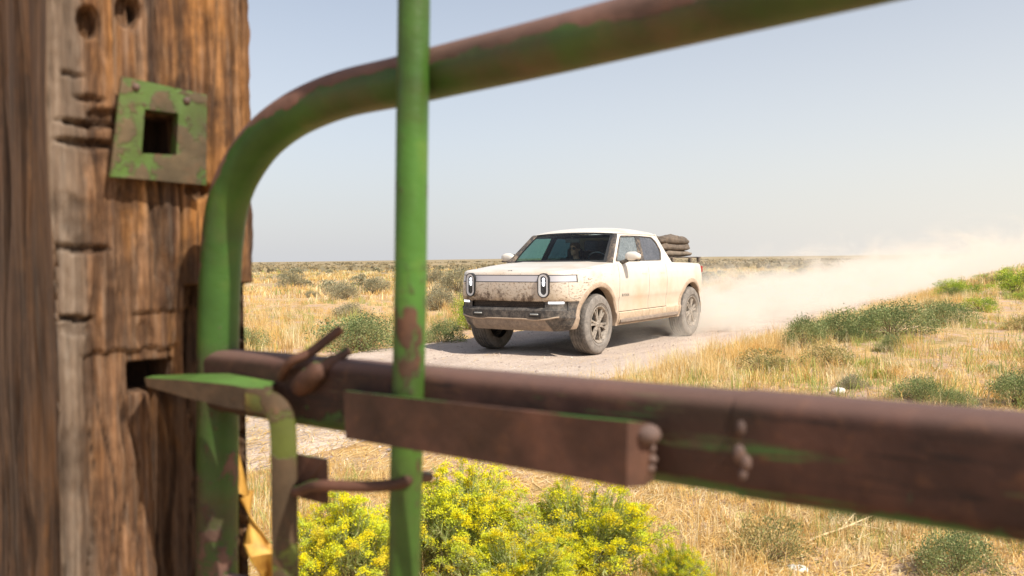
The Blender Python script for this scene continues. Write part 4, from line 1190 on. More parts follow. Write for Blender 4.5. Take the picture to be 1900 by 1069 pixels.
# ------------------------------------------------------------------ person behind the windscreen
def build_person():
    hx, hy, hz = -1.53, -.27, 1.523
    mb = MB(); 
    # seat occupant: head, neck, torso, arms and thighs, fused by a voxel remesh
    mb.sph((hx, hy, hz + .025), (.094, .074, .098), 24).sph((hx + .028, hy, hz - .045), (.066, .052, .066), 20)
    mb.sph((hx + .075, hy, hz - .085), (.024, .026, .018), 12).sph((hx + .098, hy, hz - .004), (.017, .012, .018), 10).sph((hx + .092, hy, hz + .015), (.012, .009, .026), 10)
    mb.sph((hx + .084, hy, hz - .052), (.018, .024, .007), 10).sph((hx + .084, hy, hz - .063), (.018, .022, .007), 10)
    for s in (1, -1): mb.sph((hx - .008, hy + s * .077, hz + .002), (.02, .009, .031), 10)
    mb.tube([(hx - .02, hy, hz - .04), (hx - .035, hy, hz - .12), (hx - .05, hy, hz - .19)], [.052, .05, .065], 18)
    bx, by = hx - .07, hy - .04
    mb.sph((bx + .01, by, hz - .25), (.105, .20, .09), 24).sph((bx, by, hz - .38), (.115, .165, .18), 24).sph((bx + .02, by, hz - .56), (.12, .155, .12), 20)
    for s in (1, -1):
        sh = Vector((bx + .01, by + s * .185, hz - .23)); el = Vector((bx + .12, by + s * .24, hz - .47)); wr = Vector((bx + .36, by + s * .13, hz - .52))
        mb.sph(sh, (.06, .06, .06), 16); mb.tube([sh, sh.lerp(el, .5), el], [.055, .048, .042], 14); mb.tube([el, el.lerp(wr, .5), wr], [.042, .036, .027], 14)
        mb.sph(wr + Vector((.045, 0, -.005)), (.05, .04, .016), 14)
        for k in range(4):
            b0 = wr + Vector((.085, (k - 1.5) * .019, -.004)); L_ = (.062, .072, .068, .052)[k]
            mb.tube([b0, b0 + Vector((L_ * .5, 0, -.010)), b0 + Vector((L_ * .85, 0, -.032))], [.0095, .009, .0075], 8)
        b0 = wr + Vector((.03, -s * .035, 0)); mb.tube([b0, b0 + Vector((.03, -s * .022, -.006)), b0 + Vector((.055, -s * .025, -.016))], [.011, .010, .008], 8)
        mb.tube([Vector((bx + .05, by + s * .10, hz - .63)), Vector((bx + .46, by + s * .13, hz - .57)), Vector((bx + .50, by + s * .13, hz - .86))], [.085, .066, .05], 16)
    o = mb.obj('person', M['skin'], None, None)
    rm = o.modifiers.new('r', 'REMESH'); rm.mode = 'VOXEL'; rm.voxel_size = .0055
    sm = o.modifiers.new('s', 'SMOOTH'); sm.iterations = 3; sm.factor = .5
    dg = bpy.context.evaluated_depsgraph_get(); me = bpy.data.meshes.new_from_object(o.evaluated_get(dg))
    o.modifiers.clear(); o.data = me; me.materials.clear(); me.materials.append(M['skin']); me.materials.append(M['shirt'])
    mi = []
    for p in me.polygons:
        c = p.center; d = math.hypot(c.x - hx, c.y - hy)
        hand = c.x > bx + .33 and c.z > hz - .56 and c.z < hz - .46
        mi.append(1 if (c.z < hz - .155 and not hand) else 0)
    me.polygons.foreach_set('material_index', mi); me.polygons.foreach_set('use_smooth', [True] * len(mi))
    # hair cap
    V = []; n, m = 28, 14
    for i in range(m + 1):
        th = (math.pi * .62) * i / m
        for k in range(n):
            a = 2 * math.pi * k / n; front = max(0, math.cos(a)) ** 1.5; tt = th * (1 - .36 * front)
            r = 1.07 + .05 * mnoise.noise(Vector((math.cos(a) * 3, math.sin(a) * 3, th * 3)))
            V.append((hx - .006 + .098 * r * math.sin(tt) * math.cos(a), hy + .079 * r * math.sin(tt) * math.sin(a), hz + .028 + .104 * r * math.cos(tt)))
    h = MB().add(V, [(i * n + k, i * n + (k + 1) % n, (i + 1) * n + (k + 1) % n, (i + 1) * n + k) for i in range(m) for k in range(n)]).obj('hair', M['hair'], None, 179)
    g = MB()
    for s in (1, -1): g.sph((hx + .092, hy + s * .033, hz + .012), (.009, .030, .022), 14)
    g.tube([(hx + .10, hy - .012, hz + .02), (hx + .102, hy, hz + .024), (hx + .10, hy + .012, hz + .02)], .004, 6)
    for s in (1, -1): g.tube([(hx + .09, hy + s * .062, hz + .02), (hx + .05, hy + s * .079, hz + .018), (hx - .01, hy + s * .083, hz + .014)], .004, 6)
    g = g.obj('sunglasses', M['black'], None, 60)
    base = Vector((bx, by, hz - .66))
    for q in (o, h, g):
        q.data.transform(Matrix.Translation(-base))
    rw = to_world(base.x, base.y)
    o.location = (rw[0], rw[1], base.z); o.rotation_euler = (0, 0, TH - .0)
    h.parent = o; g.parent = o
    tag(o, 'person in dark sunglasses and dark shirt sitting behind the truck windscreen', 'person')
build_person()

# ------------------------------------------------------------------ vegetation
def leaf_mesh(name, V, quads, tris, C, mat):
    """V (n,3); quads (m,4), tris (k,3); C per-vertex colour (n,3)"""
    me = bpy.data.meshes.new(name)
    nq, nt = len(quads), len(tris)
    me.vertices.add(len(V)); me.vertices.foreach_set('co', np.asarray(V, np.float32).ravel())
    lv = np.concatenate([np.asarray(quads, np.int32).ravel(), np.asarray(tris, np.int32).ravel()])
    me.loops.add(len(lv)); me.loops.foreach_set('vertex_index', lv)
    st = np.concatenate([np.arange(nq) * 4, nq * 4 + np.arange(nt) * 3]).astype(np.int32)
    me.polygons.add(nq + nt); me.polygons.foreach_set('loop_start', st)
    me.update(calc_edges=True); me.validate()
    ca = me.color_attributes.new('Col', 'FLOAT_COLOR', 'POINT')
    ca.data.foreach_set('color', np.concatenate([np.asarray(C, np.float32), np.ones((len(C), 1), np.float32)], 1).ravel())
    me.materials.append(mat); return me

def blades(P, H, Wd, lean_max, C, bend=.5, r=rng):
    """P (n,3) roots -> blade geometry"""
    n = len(P); az = r.uniform(0, 2 * np.pi, n); lean = r.uniform(0, lean_max, n)
    d = np.stack([np.cos(az), np.sin(az), np.zeros(n)], 1); fa = r.uniform(0, 2 * np.pi, n)
    s = np.stack([np.cos(fa), np.sin(fa), np.zeros(n)], 1) * (Wd / 2)[:, None]
    up = np.array([0, 0, 1.0])
    mid = P + (up * np.cos(lean * .5)[:, None] + d * np.sin(lean * .5)[:, None]) * (H * .55)[:, None]
    tip = mid + (up * np.cos(lean * (1 + bend))[:, None] + d * np.sin(lean * (1 + bend))[:, None]) * (H * .5)[:, None]
    V = np.stack([P - s, P + s, mid + s * .8, mid - s * .8, tip], 1).reshape(-1, 3)
    b = np.arange(n) * 5
    return V, np.stack([b, b + 1, b + 2, b + 3], 1), np.stack([b + 3, b + 2, b + 4], 1), np.repeat(C, 5, 0)

def vnoise(x, y, sc, seed=0):
    x = x * sc; y = y * sc
    return (np.sin(x * 1.3 + 2.1 * np.sin(y * .7 + seed)) + np.sin(y * 1.7 + 1.7 * np.sin(x * .9 + seed * 2)) + np.sin((x + y) * 2.3 + seed)) / 3

def veg_ok(x, y, jitter=.35, r=rng):
    lx, ly = to_loc(x, y)
    return np.abs(ly) > road_half(lx) + .05 + r.uniform(-.15, jitter, len(x))

def scatter(n, d0, d1, amax=.72, power=1.0, r=rng):
    """points in the camera's wedge, distance d0..d1"""
    u = r.uniform(0, 1, n); d = d0 * (d1 / d0) ** (u ** power); a = r.uniform(-amax, amax, n)
    return d * np.sin(a), d * np.cos(a)

STRAW = np.array([[.82, .57, .22], [.87, .67, .33], [.75, .50, .17], [.90, .76, .46], [.62, .42, .18]])
GREENS = np.array([[.44, .48, .14], [.54, .54, .18], [.34, .40, .13]])

def build_grass():
    r = np.random.default_rng(11)
    Vs, Q, T, C = [], [], [], []; off = 0
    def emit(tx, ty, hs_, nb, spread, wd, lean, tints, seg=None):
        nonlocal off
        n = len(tx); R_ = np.sqrt(r.uniform(0, 1, (n, nb))) * spread[:, None]; A = r.uniform(0, 2 * np.pi, (n, nb))
        px = (tx[:, None] + R_ * np.cos(A)).ravel(); py = (ty[:, None] + R_ * np.sin(A)).ravel()
        pz = height(px, py) - .005
        H = (hs_[:, None] * r.uniform(.45, 1.1, (n, nb))).ravel(); W_ = np.repeat(wd, nb) * r.uniform(.6, 1.3, n * nb)
        col = np.repeat(tints, nb, 0) * r.uniform(.8, 1.15, (n * nb, 1))
        v, q, t, c = blades(np.stack([px, py, pz], 1), H, W_, lean, np.clip(col, 0, 1), r=r)
        Vs.append(v); Q.append(q + off); T.append(t + off); C.append(c); off += len(v)
    def tint(n, x, y, g=.12):
        base = STRAW[r.integers(0, len(STRAW), n)]
        ly_ = to_loc(x, y)[1]; gm = (r.uniform(0, 1, n) < g + .25 * (vnoise(x, y, .5, 3) > .35) + .22 * (ly_ > 3.4) * (vnoise(x, y, .35, 9) > -.2) * (np.hypot(x, y) > 8)); base = np.where(gm[:, None], GREENS[r.integers(0, 3, n)], base)
        return base
    # near verge
    x, y = scatter(7500, 2.8, 9, .75, .8, r); k = veg_ok(x, y, .3, r) & (vnoise(x, y, .9, 1) + r.uniform(-.5, .5, len(x)) > .05); x, y = x[k], y[k]; n = len(x)
    emit(x, y, r.uniform(.05, .20, n), 22, r.uniform(.03, .10, n), np.full(n, .0032), 1.25, tint(n, x, y, .22))
    # short standing tufts further along
    x, y = scatter(15000, 8, 30, .72, .8, r); k = veg_ok(x, y, .5, r) & (vnoise(x, y, .6, 4) + r.uniform(-.6, .6, len(x)) > -.05); x, y = x[k], y[k]; n = len(x)
    emit(x, y, r.uniform(.08, .26, n), 18, r.uniform(.06, .20, n), np.full(n, .007), 1.2, tint(n, x, y, .20))
    x, y = scatter(16000, 28, 110, .70, .75, r); k = veg_ok(x, y, .5, r) & (vnoise(x, y, .22, 7) + r.uniform(-.7, .7, len(x)) > -.02); x, y = x[k], y[k]; n = len(x)
    emit(x, y, r.uniform(.15, .42, n), 10, r.uniform(.2, .6, n), np.full(n, .022) * (1 + np.hypot(x, y) / 60), 1.0, tint(n, x, y, .06))
    # tall feathery clumps along the near road edge
    lx = r.uniform(-26, 5, 520); ly = 2.5 + r.exponential(.55, 520) + .1; w_ = np.array([to_world(a, b) for a, b in zip(lx, ly)]); n = len(w_)
    emit(w_[:, 0], w_[:, 1], r.uniform(.16, .42, n), 60, r.uniform(.06, .18, n), np.full(n, .0040), .85, STRAW[r.integers(0, 4, n)])
    # scattered clumps on the far side
    lx = r.uniform(-30, 9, 900); ly = -2.6 - r.exponential(2.2, 900); w_ = np.array([to_world(a, b) for a, b in zip(lx, ly)]); n = len(w_)
    emit(w_[:, 0], w_[:, 1], r.uniform(.2, .45, n), 40, r.uniform(.06, .18, n), np.full(n, .007), .8, tint(n, w_[:, 0], w_[:, 1], .12))
    me = leaf_mesh('dry_grass', np.concatenate(Vs), np.concatenate(Q), np.concatenate(T), np.concatenate(C), M['grass'])
    o = bpy.data.objects.new('dry_grass', me); COL.objects.link(o); tag(o, kind='stuff')
    # straw lying on the soil
    x, y = scatter(85000, 2.8, 12, .75, .8, r); k = veg_ok(x, y, .8, r) | (r.uniform(0, 1, len(x)) < .10 + .85 * sstep(4.2, 5.6, to_loc(x, y)[0] + .8 * vnoise(x, y, 1.5, 2))); x, y = x[k], y[k]; n = len(x)
    z = height(x, y) + .006; az = r.uniform(0, np.pi, n) * .5 + r.normal(0, .6, n); L_ = r.uniform(.03, .15, n); wd = r.uniform(.0012, .0035, n)
    rl_ = to_loc(x, y)[1]; z = np.where(np.abs(rl_) < 2.3, .020 * (np.cos(rl_ * 3.6) + 1) + .006, z)
    d = np.stack([np.cos(az), np.sin(az), r.uniform(-.05, .22, n)], 1) * L_[:, None]; s = np.stack([-np.sin(az), np.cos(az), np.zeros(n)], 1) * wd[:, None]
    P = np.stack([x, y, z], 1); m = P + d * .5 + s * r.uniform(-3, 3, n)[:, None]
    V = np.stack([P - s, P + s, m + s, m - s, P + d], 1).reshape(-1, 3); b = np.arange(n) * 5
    c = STRAW[r.integers(0, 5, n)] * r.uniform(.8, 1.15, (n, 1))
    me = leaf_mesh('straw_litter', V, np.stack([b, b + 1, b + 2, b + 3], 1), np.stack([b + 3, b + 2, b + 4], 1), np.repeat(np.clip(c, 0, 1), 5, 0), M['grass'])
    o = bpy.data.objects.new('straw_litter', me); COL.objects.link(o); tag(o, kind='stuff')
    # gravel
    n = 11000
    lx = r.uniform(-14, 12, n); ly = r.uniform(-2.4, 3.2, n); sz = r.uniform(.004, .014, n) * (1 + (r.uniform(0, 1, n) > .96) * 1.2)
    X, Y = to_world(lx, ly); oc = np.array([[1, 0, 0], [0, 1, 0], [-1, 0, 0], [0, -1, 0], [0, 0, .8]])
    V = (np.stack([X, Y, -.002 + .020 * (np.cos(np.clip(ly, -2.3, 2.3) * 3.6) + 1) * (np.abs(ly) < 2.3) + .03 * (np.abs(ly) >= 2.3)], 1)[:, None, :] + oc[None] * sz[:, None, None] * r.uniform(.6, 1.3, (n, 5, 1))).reshape(-1, 3)
    b = np.arange(n) * 5; T_ = np.concatenate([np.stack([b + i, b + (i + 1) % 4, b + 4], 1) for i in range(4)])
    cc = np.array([[.50, .40, .33], [.40, .31, .26], [.62, .52, .44], [.33, .26, .22]])[r.integers(0, 4, n)]
    me = leaf_mesh('gravel', V, np.zeros((0, 4), int), T_, np.repeat(cc, 5, 0), M['grass_opaque'])
    o = bpy.data.objects.new('gravel', me); COL.objects.link(o); tag(o, kind='stuff')
M['grass_opaque'] = attr_leaf('gravel_stone', .95, 0)
build_grass()

def shrub_meshes(seed, kind, nclump=120, nleaf=26, leaf=.05):
    """unit shrub: radius 1, height about 1"""
    r = np.random.default_rng(seed)
    pal = {'sage': [[.32, .31, .19], [.39, .37, .24], [.25, .23, .15], [.46, .41, .26]],
           'green': [[.24, .30, .12], [.31, .36, .15], [.18, .23, .10], [.42, .43, .20]],
           'lime': [[.42, .54, .07], [.34, .46, .07], [.56, .58, .08], [.22, .32, .08]],
           'straw': [[.50, .40, .18], [.34, .33, .13], [.62, .46, .20], [.26, .28, .11]],
           'flower': [[.46, .50, .17], [.38, .44, .16], [.54, .54, .22], [.50, .46, .22]]}[kind]
    pal = np.array(pal)
    a = r.uniform(0, 2 * np.pi, nclump); cz = r.uniform(.08, 1, nclump) ** .8; rr = np.sqrt(np.maximum(0, 1 - (cz * .96) ** 2.2)) * r.uniform(.72, 1.08, nclump) ** .5
    lob = 1 + .22 * np.sin(a * 3 + seed) + .15 * np.sin(a * 5 + 2 * seed)
    rad_ = np.where(r.uniform(0, 1, nclump) < .3, r.uniform(.3, .8, nclump), 1)
    cx = rr * np.cos(a) * lob * rad_; cy = rr * np.sin(a) * lob * rad_; cz = cz * r.uniform(.72, 1.08, nclump) * (1 - .12 * np.sin(a * 2 + seed))
    cc = np.stack([cx, cy, cz], 1)
    n = nclump * nleaf
    spread = .13 if kind != 'flower' else .10
    L = np.repeat(cc, nleaf, 0) + r.normal(0, spread, (n, 3)) * [1, 1, .8]; L[:, 2] = np.abs(L[:, 2]) * .98 + .01
    d = L * [1, 1, .6] + [0, 0, .5] + r.normal(0, .5, (n, 3)); d /= np.linalg.norm(d, axis=1)[:, None]
    s = np.cross(d, r.normal(0, 1, (n, 3))); s /= np.linalg.norm(s, axis=1)[:, None]
    ll = leaf * r.uniform(.6, 1.5, n)[:, None]; ww = ll * (.22 if kind in ('flower', 'straw') else .34)
    V = np.stack([L, L + d * ll * .5 + s * ww, L + d * ll, L + d * ll * .5 - s * ww], 1).reshape(-1, 3); b = np.arange(n) * 4
    col = np.repeat(pal[r.integers(0, len(pal), nclump)] * r.uniform(.8, 1.2, (nclump, 1)), nleaf, 0) * r.uniform(.75, 1.3, (n, 1))
    fol = leaf_mesh('foliage', V, np.stack([b, b + 1, b + 2, b + 3], 1), np.zeros((0, 3), int), np.repeat(np.clip(col, 0, 1), 4, 0), M['leaf'])
    mb = MB()
    for i in r.choice(nclump, min(nclump, 46), replace=False):
        p = cc[i] * .95; m = p * [.45, .45, .5] + r.normal(0, .03, 3)
        mb.tube([(r.normal(0, .05), r.normal(0, .05), -.03), tuple(m), tuple(p)], [.018, .011, .004], 4, False)
    st = bpy.data.meshes.new('stems'); st.from_pydata([tuple(v) for v in mb.v], [], mb.f); st.materials.append(M['twig'])
    fl = None
    if kind == 'flower':
        up = np.where((cz > .30) & (rad_ > .4) & (r.uniform(0, 1, nclump) < .82))[0]; Vf, Qf, Cf = [], [], []
        nf = 330; m = len(up) * nf
        base = np.repeat(cc[up] * 1.06 + [0, 0, .09], nf, 0) + r.normal(0, 1, (m, 3)) * [.085, .085, .028]
        base[:, 2] -= .9 * ((base[:, :2] - np.repeat(cc[up, :2], nf, 0)) ** 2).sum(1) / .1 * .2
        nrm = r.normal(0, .30, (m, 3)) + [.1, -.25, 1]; nrm /= np.linalg.norm(nrm, axis=1)[:, None]
        s1 = np.cross(nrm, r.normal(0, 1, (m, 3))); s1 /= np.linalg.norm(s1, axis=1)[:, None]; s2 = np.cross(nrm, s1); z = r.uniform(.008, .020, m)[:, None]
        V = np.stack([base - s1 * z, base - s2 * z + nrm * z * .5, base + s1 * z, base + s2 * z + nrm * z * .5], 1).reshape(-1, 3); b = np.arange(m) * 4
        yc = np.array([[.80, .76, .04], [.74, .74, .05], [.84, .74, .03], [.64, .70, .07]])[r.integers(0, 4, m)] * r.uniform(.8, 1.12, (m, 1))
        fl = leaf_mesh('flowers', V, np.stack([b, b + 1, b + 2, b + 3], 1), np.zeros((0, 3), int), np.repeat(np.clip(yc, 0, 1), 4, 0), M['petal'])
    return fol, st, fl

def rabbitbrush_mesh(seed):
    """many upright wiry stems with thread leaves, a flat flower head on most tips"""
    r = np.random.default_rng(seed); n = 330
    az = r.uniform(0, 2 * np.pi, n); rho = np.sqrt(r.uniform(0, 1, n)); lob = 1 + .22 * np.sin(az * 3 + seed) + .14 * np.sin(az * 7 + seed * 2)
    L = (1 - .30 * rho ** 2) * r.uniform(.72, 1.08, n) * (1 + .16 * np.sin(az * 2 + seed))
    tip = np.stack([rho * np.cos(az) * lob * .95, rho * np.sin(az) * lob * .95, L * np.cos(rho * .55)], 1)
    root = tip * [.16, .16, 0] + r.normal(0, .03, (n, 3)) * [1, 1, 0]
    mid = root + (tip - root) * [.42, .42, .55] + r.normal(0, .02, (n, 3))
    V, Q, T, C = [], [], [], []; off = 0
    def ribbon(a, b, w0, w1, col):
        nonlocal off
        m = len(a); d = b - a; sd = np.cross(d, r.normal(0, 1, (m, 3))); sd /= np.linalg.norm(sd, axis=1)[:, None] + 1e-9
        V.append(np.stack([a - sd * w0, a + sd * w0, b + sd * w1, b - sd * w1], 1).reshape(-1, 3)); k = np.arange(m) * 4 + off
        Q.append(np.stack([k, k + 1, k + 2, k + 3], 1)); C.append(np.repeat(col, 4, 0)); off += 4 * m
    stemc = np.array([[.46, .42, .20], [.36, .40, .16], [.52, .46, .26]])[r.integers(0, 3, n)]
    for _ in range(2):
        ribbon(root, mid, .006, .005, stemc); ribbon(mid, tip, .005, .003, stemc)
    # thread leaves
    k = 34; t_ = r.uniform(.30, 1.0, (n, k)); base = (mid[:, None] + (tip - mid)[:, None] * ((t_ - .3) / .7)[..., None]).reshape(-1, 3)
    dr = np.repeat((tip - mid) / np.linalg.norm(tip - mid, axis=1)[:, None], k, 0) + r.normal(0, .55, (n * k, 3)); dr /= np.linalg.norm(dr, axis=1)[:, None]
    lc = np.array([[.44, .52, .17], [.54, .60, .21], [.36, .45, .15], [.60, .60, .28]])[r.integers(0, 4, n * k)] * r.uniform(.8, 1.15, (n * k, 1))
    ribbon(base, base + dr * r.uniform(.05, .13, (n * k, 1)), .0045, .0015, lc)
    fol = leaf_mesh('foliage', np.concatenate(V), np.concatenate(Q), np.zeros((0, 3), int), np.concatenate(C), M['leaf'])
    up = np.where(r.uniform(0, 1, n) < .84 - .3 * (rho > .88))[0]; nf = 150; m = len(up) * nf
    sz = np.repeat(r.uniform(.6, 1.25, len(up)), nf)[:, None]
    o2 = r.normal(0, 1, (m, 3)) * [.050, .050, .018] * sz; o2[:, 2] -= 4.0 * (o2[:, 0] ** 2 + o2[:, 1] ** 2)
    base = np.repeat(tip[up], nf, 0) + o2 + [0, 0, .02]
    nrm = r.normal(0, .35, (m, 3)) + [.1, -.25, 1]; nrm /= np.linalg.norm(nrm, axis=1)[:, None]
    s1 = np.cross(nrm, r.normal(0, 1, (m, 3))); s1 /= np.linalg.norm(s1, axis=1)[:, None]; s2 = np.cross(nrm, s1); z = r.uniform(.006, .013, m)[:, None]
    Vf = np.stack([base - s1 * z, base - s2 * z, base + s1 * z, base + s2 * z], 1).reshape(-1, 3); b = np.arange(m) * 4
    hd = np.array([[.88, .83, .03], [.80, .80, .05], [.92, .80, .02], [.68, .74, .07], [.86, .72, .05]])[r.integers(0, 5, len(up))]
    yc = np.repeat(hd, nf, 0) * r.uniform(.8, 1.12, (m, 1))
    fl = leaf_mesh('flowers', Vf, np.stack([b, b + 1, b + 2, b + 3], 1), np.zeros((0, 3), int), np.repeat(np.clip(yc, 0, 1), 4, 0), M['petal'])
    mb = MB()
    for i in r.choice(n, 26, replace=False): mb.tube([(0, 0, -.04), tuple(root[i]), tuple(mid[i])], [.018, .014, .006], 5, False)
    st = bpy.data.meshes.new('stems'); st.from_pydata([tuple(v) for v in mb.v], [], mb.f); st.materials.append(M['twig'])
    return fol, st, fl

PROTO = {}
for kd, seeds, nc, nl_, lf in [('sage', (1, 2, 3), 130, 44, .05), ('green', (4, 5, 6), 150, 50, .045), ('lime', (7, 8), 130, 50, .045), ('straw', (9, 10), 100, 34, .07)]:
    PROTO[kd] = [shrub_meshes(s, kd, nc, nl_, lf) for s in seeds]
PROTO['flower'] = [rabbitbrush_mesh(s) for s in (20, 21, 22, 23)]
PROTO['far'] = [shrub_meshes(s, 'sage', 40, 16, .17) for s in (30, 31, 32)]

def shrub(name, x, y, z, rx, hz, kind, idx, label, cat='shrub', group=None, parts=True):
    fol, st, fl = PROTO[kind][idx % len(PROTO[kind])]
    rz = random.uniform(0, 6.28)
    if parts:
        root = empty(name, (x, y, z), rz); root.scale = (rx, rx, hz)
        for nm, me in (('foliage', fol), ('stems', st), ('flowers', fl)):
            if me is None: continue
            o = bpy.data.objects.new(nm, me); COL.objects.link(o); o.parent = root
    else:
        root = bpy.data.objects.new(name, fol); COL.objects.link(root); root.location = (x, y, z); root.rotation_euler = (0, 0, rz); root.scale = (rx, rx, hz)
    tag(root, label, cat, group); return root

def shrub_px(name, u, v, wpx, hpx, kind, label, idx=0, D=None):
    if D is None: p = ground_at(u, v)
    else:
        q = at(u, v, D); p = Vector((q.x, q.y, float(height(q.x, q.y))))
    d = (p - CAM).dot(fwd)
    return shrub(name, p.x, p.y, p.z - .01, wpx / 2 / F * d * .92, hpx / F * d * .95, kind, idx, label)

KEY = [
 ('roadside_bush', 668, 650, 165, 62, 'green', 'wide rounded dark green bush at the far road edge, left of the upright slide bar', 0),
 ('roadside_bush', 822, 641, 78, 46, 'green', 'small dark green bush between the upright slide bar and the truck', 1),
 ('roadside_bush', 456, 652, 80, 46, 'green', 'dark green bush by the far road edge, right beside the curved gate frame', 2),
 ('roadside_bush', 868, 612, 60, 62, 'lime', 'yellow green bush just behind the left front corner of the truck', 0),
 ('sagebrush', 638, 558, 62, 34, 'sage', 'darkest sagebrush alone in the middle of the golden field', 0),
 ('sagebrush', 540, 532, 56, 26, 'sage', 'small sagebrush in the golden field, left of the darkest one', 1),
 ('sagebrush', 700, 545, 60, 30, 'sage', 'sagebrush half hidden by the left edge of the slide bar', 2),
 ('sagebrush', 812, 575, 80, 42, 'sage', 'grey green sagebrush just right of the slide bar, nearest of its cluster', 0),
 ('sagebrush', 848, 545, 90, 44, 'sage', 'pale grey green sagebrush behind the truck bonnet, tallest of its cluster', 1),
 ('sagebrush', 800, 528, 60, 28, 'sage', 'far low sagebrush seen against the right edge of the slide bar', 2),
 ('bank_bush', 1492, 645, 82, 54, 'green', 'dark green bush at the foot of the bank where the dust begins', 0),
 ('bank_bush', 1565, 632, 120, 56, 'green', 'broad green bush on the bank to the right of the dark foot bush', 1),
 ('bank_bush', 1655, 622, 150, 56, 'green', 'wide green bush on the crest of the bank beside the dust', 0),
 ('bank_bush', 1752, 605, 110, 46, 'green', 'green bush high on the bank below the yellow green one', 2),
 ('bank_bush', 1775, 548, 76, 30, 'lime', 'yellow green bush on the skyline of the bank', 0),
 ('bank_bush', 1885, 545, 90, 44, 'lime', 'yellow green bush at the far right end of the bank', 1),
 ('bank_bush', 1652, 655, 50, 34, 'green', 'small dark bush in golden grass midway up the bank', 0),
 ('bank_bush', 1708, 745, 92, 46, 'green', 'dense green bush just above the rusty rail on bare soil', 1),
 ('bank_bush', 1778, 758, 66, 38, 'green', 'smaller green bush right of the dense one above the rusty rail', 2),
 ('bank_bush', 1890, 752, 110, 62, 'green', 'green bush just above the rail near its right end', 0),
 ('bank_bush', 1580, 722, 60, 26, 'sage', 'low grey green bush near the white stone', 1),
 ('bank_bush', 1440, 690, 60, 26, 'straw', 'low straw green bush in the golden grass beside the road', 0),
 ('bank_bush', 1184, 712, 74, 16, 'lime', 'flat bright green plant at the road edge right above the rusty rail', 1),
 ('verge_bush', 1432, 1040, 150, 84, 'straw', 'straw and green bush in the foreground under the rusty rail', 1),
 ('verge_bush', 1772, 1066, 150, 86, 'green', 'loose green bush near the lower right corner', 1),
 ('verge_bush', 1595, 962, 110, 30, 'green', 'low dark green plant directly beneath the rusty rail', 2),
 ('verge_bush', 1880, 1000, 60, 26, 'straw', 'small straw green plant beneath the right end of the rail', 0),
]
for nm, u, v, w_, h_, kd, lb, ix in KEY: shrub_px(nm, u, v, w_, h_, kd, lb, ix)
for i, (u, v, wp, hp, lb) in enumerate([
(640, 1114, 290, 190, 'yellow flowering rabbitbrush between the latch hook and the slide bar, leftmost of its row'),
    (845, 1074, 310, 200, 'tallest yellow flowering rabbitbrush, right behind the lower end of the slide bar'),
    (965, 1165, 330, 170, 'low yellow flowering rabbitbrush in front of the gap between two taller ones'),
    (1090, 1088, 340, 185, 'broad yellow flowering rabbitbrush with pale stems right of the tallest one'),
    (1255, 1118, 140, 110, 'small yellow flowering rabbitbrush sprig, rightmost of its row')]):
    o = shrub_px('rabbitbrush', u, v, wp, hp, 'flower', lb, i); o['group'] = 'yellow rabbitbrush beneath the gate'

def build_scatter():
    r = random.Random(5); n = 0
    for _ in range(700):
        d = 17 * (110 / 17) ** r.random(); a = r.uniform(-.60, .60); x, y = d * math.sin(a), d * math.cos(a)
        lx, ly = to_loc(x, y)
        if ly > -3.6 or (d < 40 and r.random() < .55) or (a < .1 and d < 26 and r.random() < .7): continue
        s = r.uniform(.25, .60)
        near = d < 38
        shrub('sagebrush', x, y, float(height(x, y)) - .02, s, s * r.uniform(.7, 1.0), 'sage' if near else 'far', r.randrange(3),
              ('leafy grey green sagebrush in the near golden field beyond the road' if near else 'tiny grey green sagebrush far out on the plain'), 'shrub',
              ('sagebrush in the near golden field' if near else 'sagebrush far out on the plain'), near)
        n += 1
        if n > 90: break
    n = 0
    for _ in range(400):
        lx = r.uniform(-34, 3); ly = 3.4 + r.random() ** .8 * 8; x, y = to_world(lx, ly)
        if y < 4.5: continue
        s = r.uniform(.08, .26)
        kd = r.choice(['green', 'straw', 'straw', 'lime', 'lime'])
        word = {'green': 'mid green', 'sage': 'grey green', 'straw': 'straw coloured', 'lime': 'bright yellow green'}[kd]
        shrub('bank_tuft', x, y, float(height(x, y)) - .01, s * 1.3, s, kd, r.randrange(3),
              'small %s shrub low in the grass on the bank' % word, 'shrub', 'small %s shrubs in the grass on the bank' % word)
        n += 1
        if n > 105: break
build_scatter()

def build_far_scrub():
    r = np.random.default_rng(3); x, y = scatter(2600, 95, 900, .66, 1.0, r); lx, ly = to_loc(x, y); k = np.abs(ly) > 5; x, y = x[k], y[k]; n = len(x)
    s = r.uniform(.5, 1.2, n) * (1 + np.hypot(x, y) / 400); nb = 9
    X = np.repeat(x, nb) + r.normal(0, .45, n * nb) * np.repeat(s, nb); Y = np.repeat(y, nb) + r.normal(0, .45, n * nb) * np.repeat(s, nb)
    Z = height(X, Y); H = np.repeat(s, nb) * r.uniform(.15, .45, n * nb); W_ = np.repeat(s, nb) * .5
    pal = np.array([[.34, .28, .17], [.38, .31, .18], [.44, .34, .19], [.30, .26, .17]])
    c = np.repeat(pal[r.integers(0, 4, n)], nb, 0)
    v, q, t, cc = blades(np.stack([X, Y, Z], 1), H, W_, .9, c, r=r)
    me = leaf_mesh('distant_scrub', v, q, t, cc, M['leaf']); o = bpy.data.objects.new('distant_scrub', me); COL.objects.link(o); tag(o, kind='stuff')
build_far_scrub()

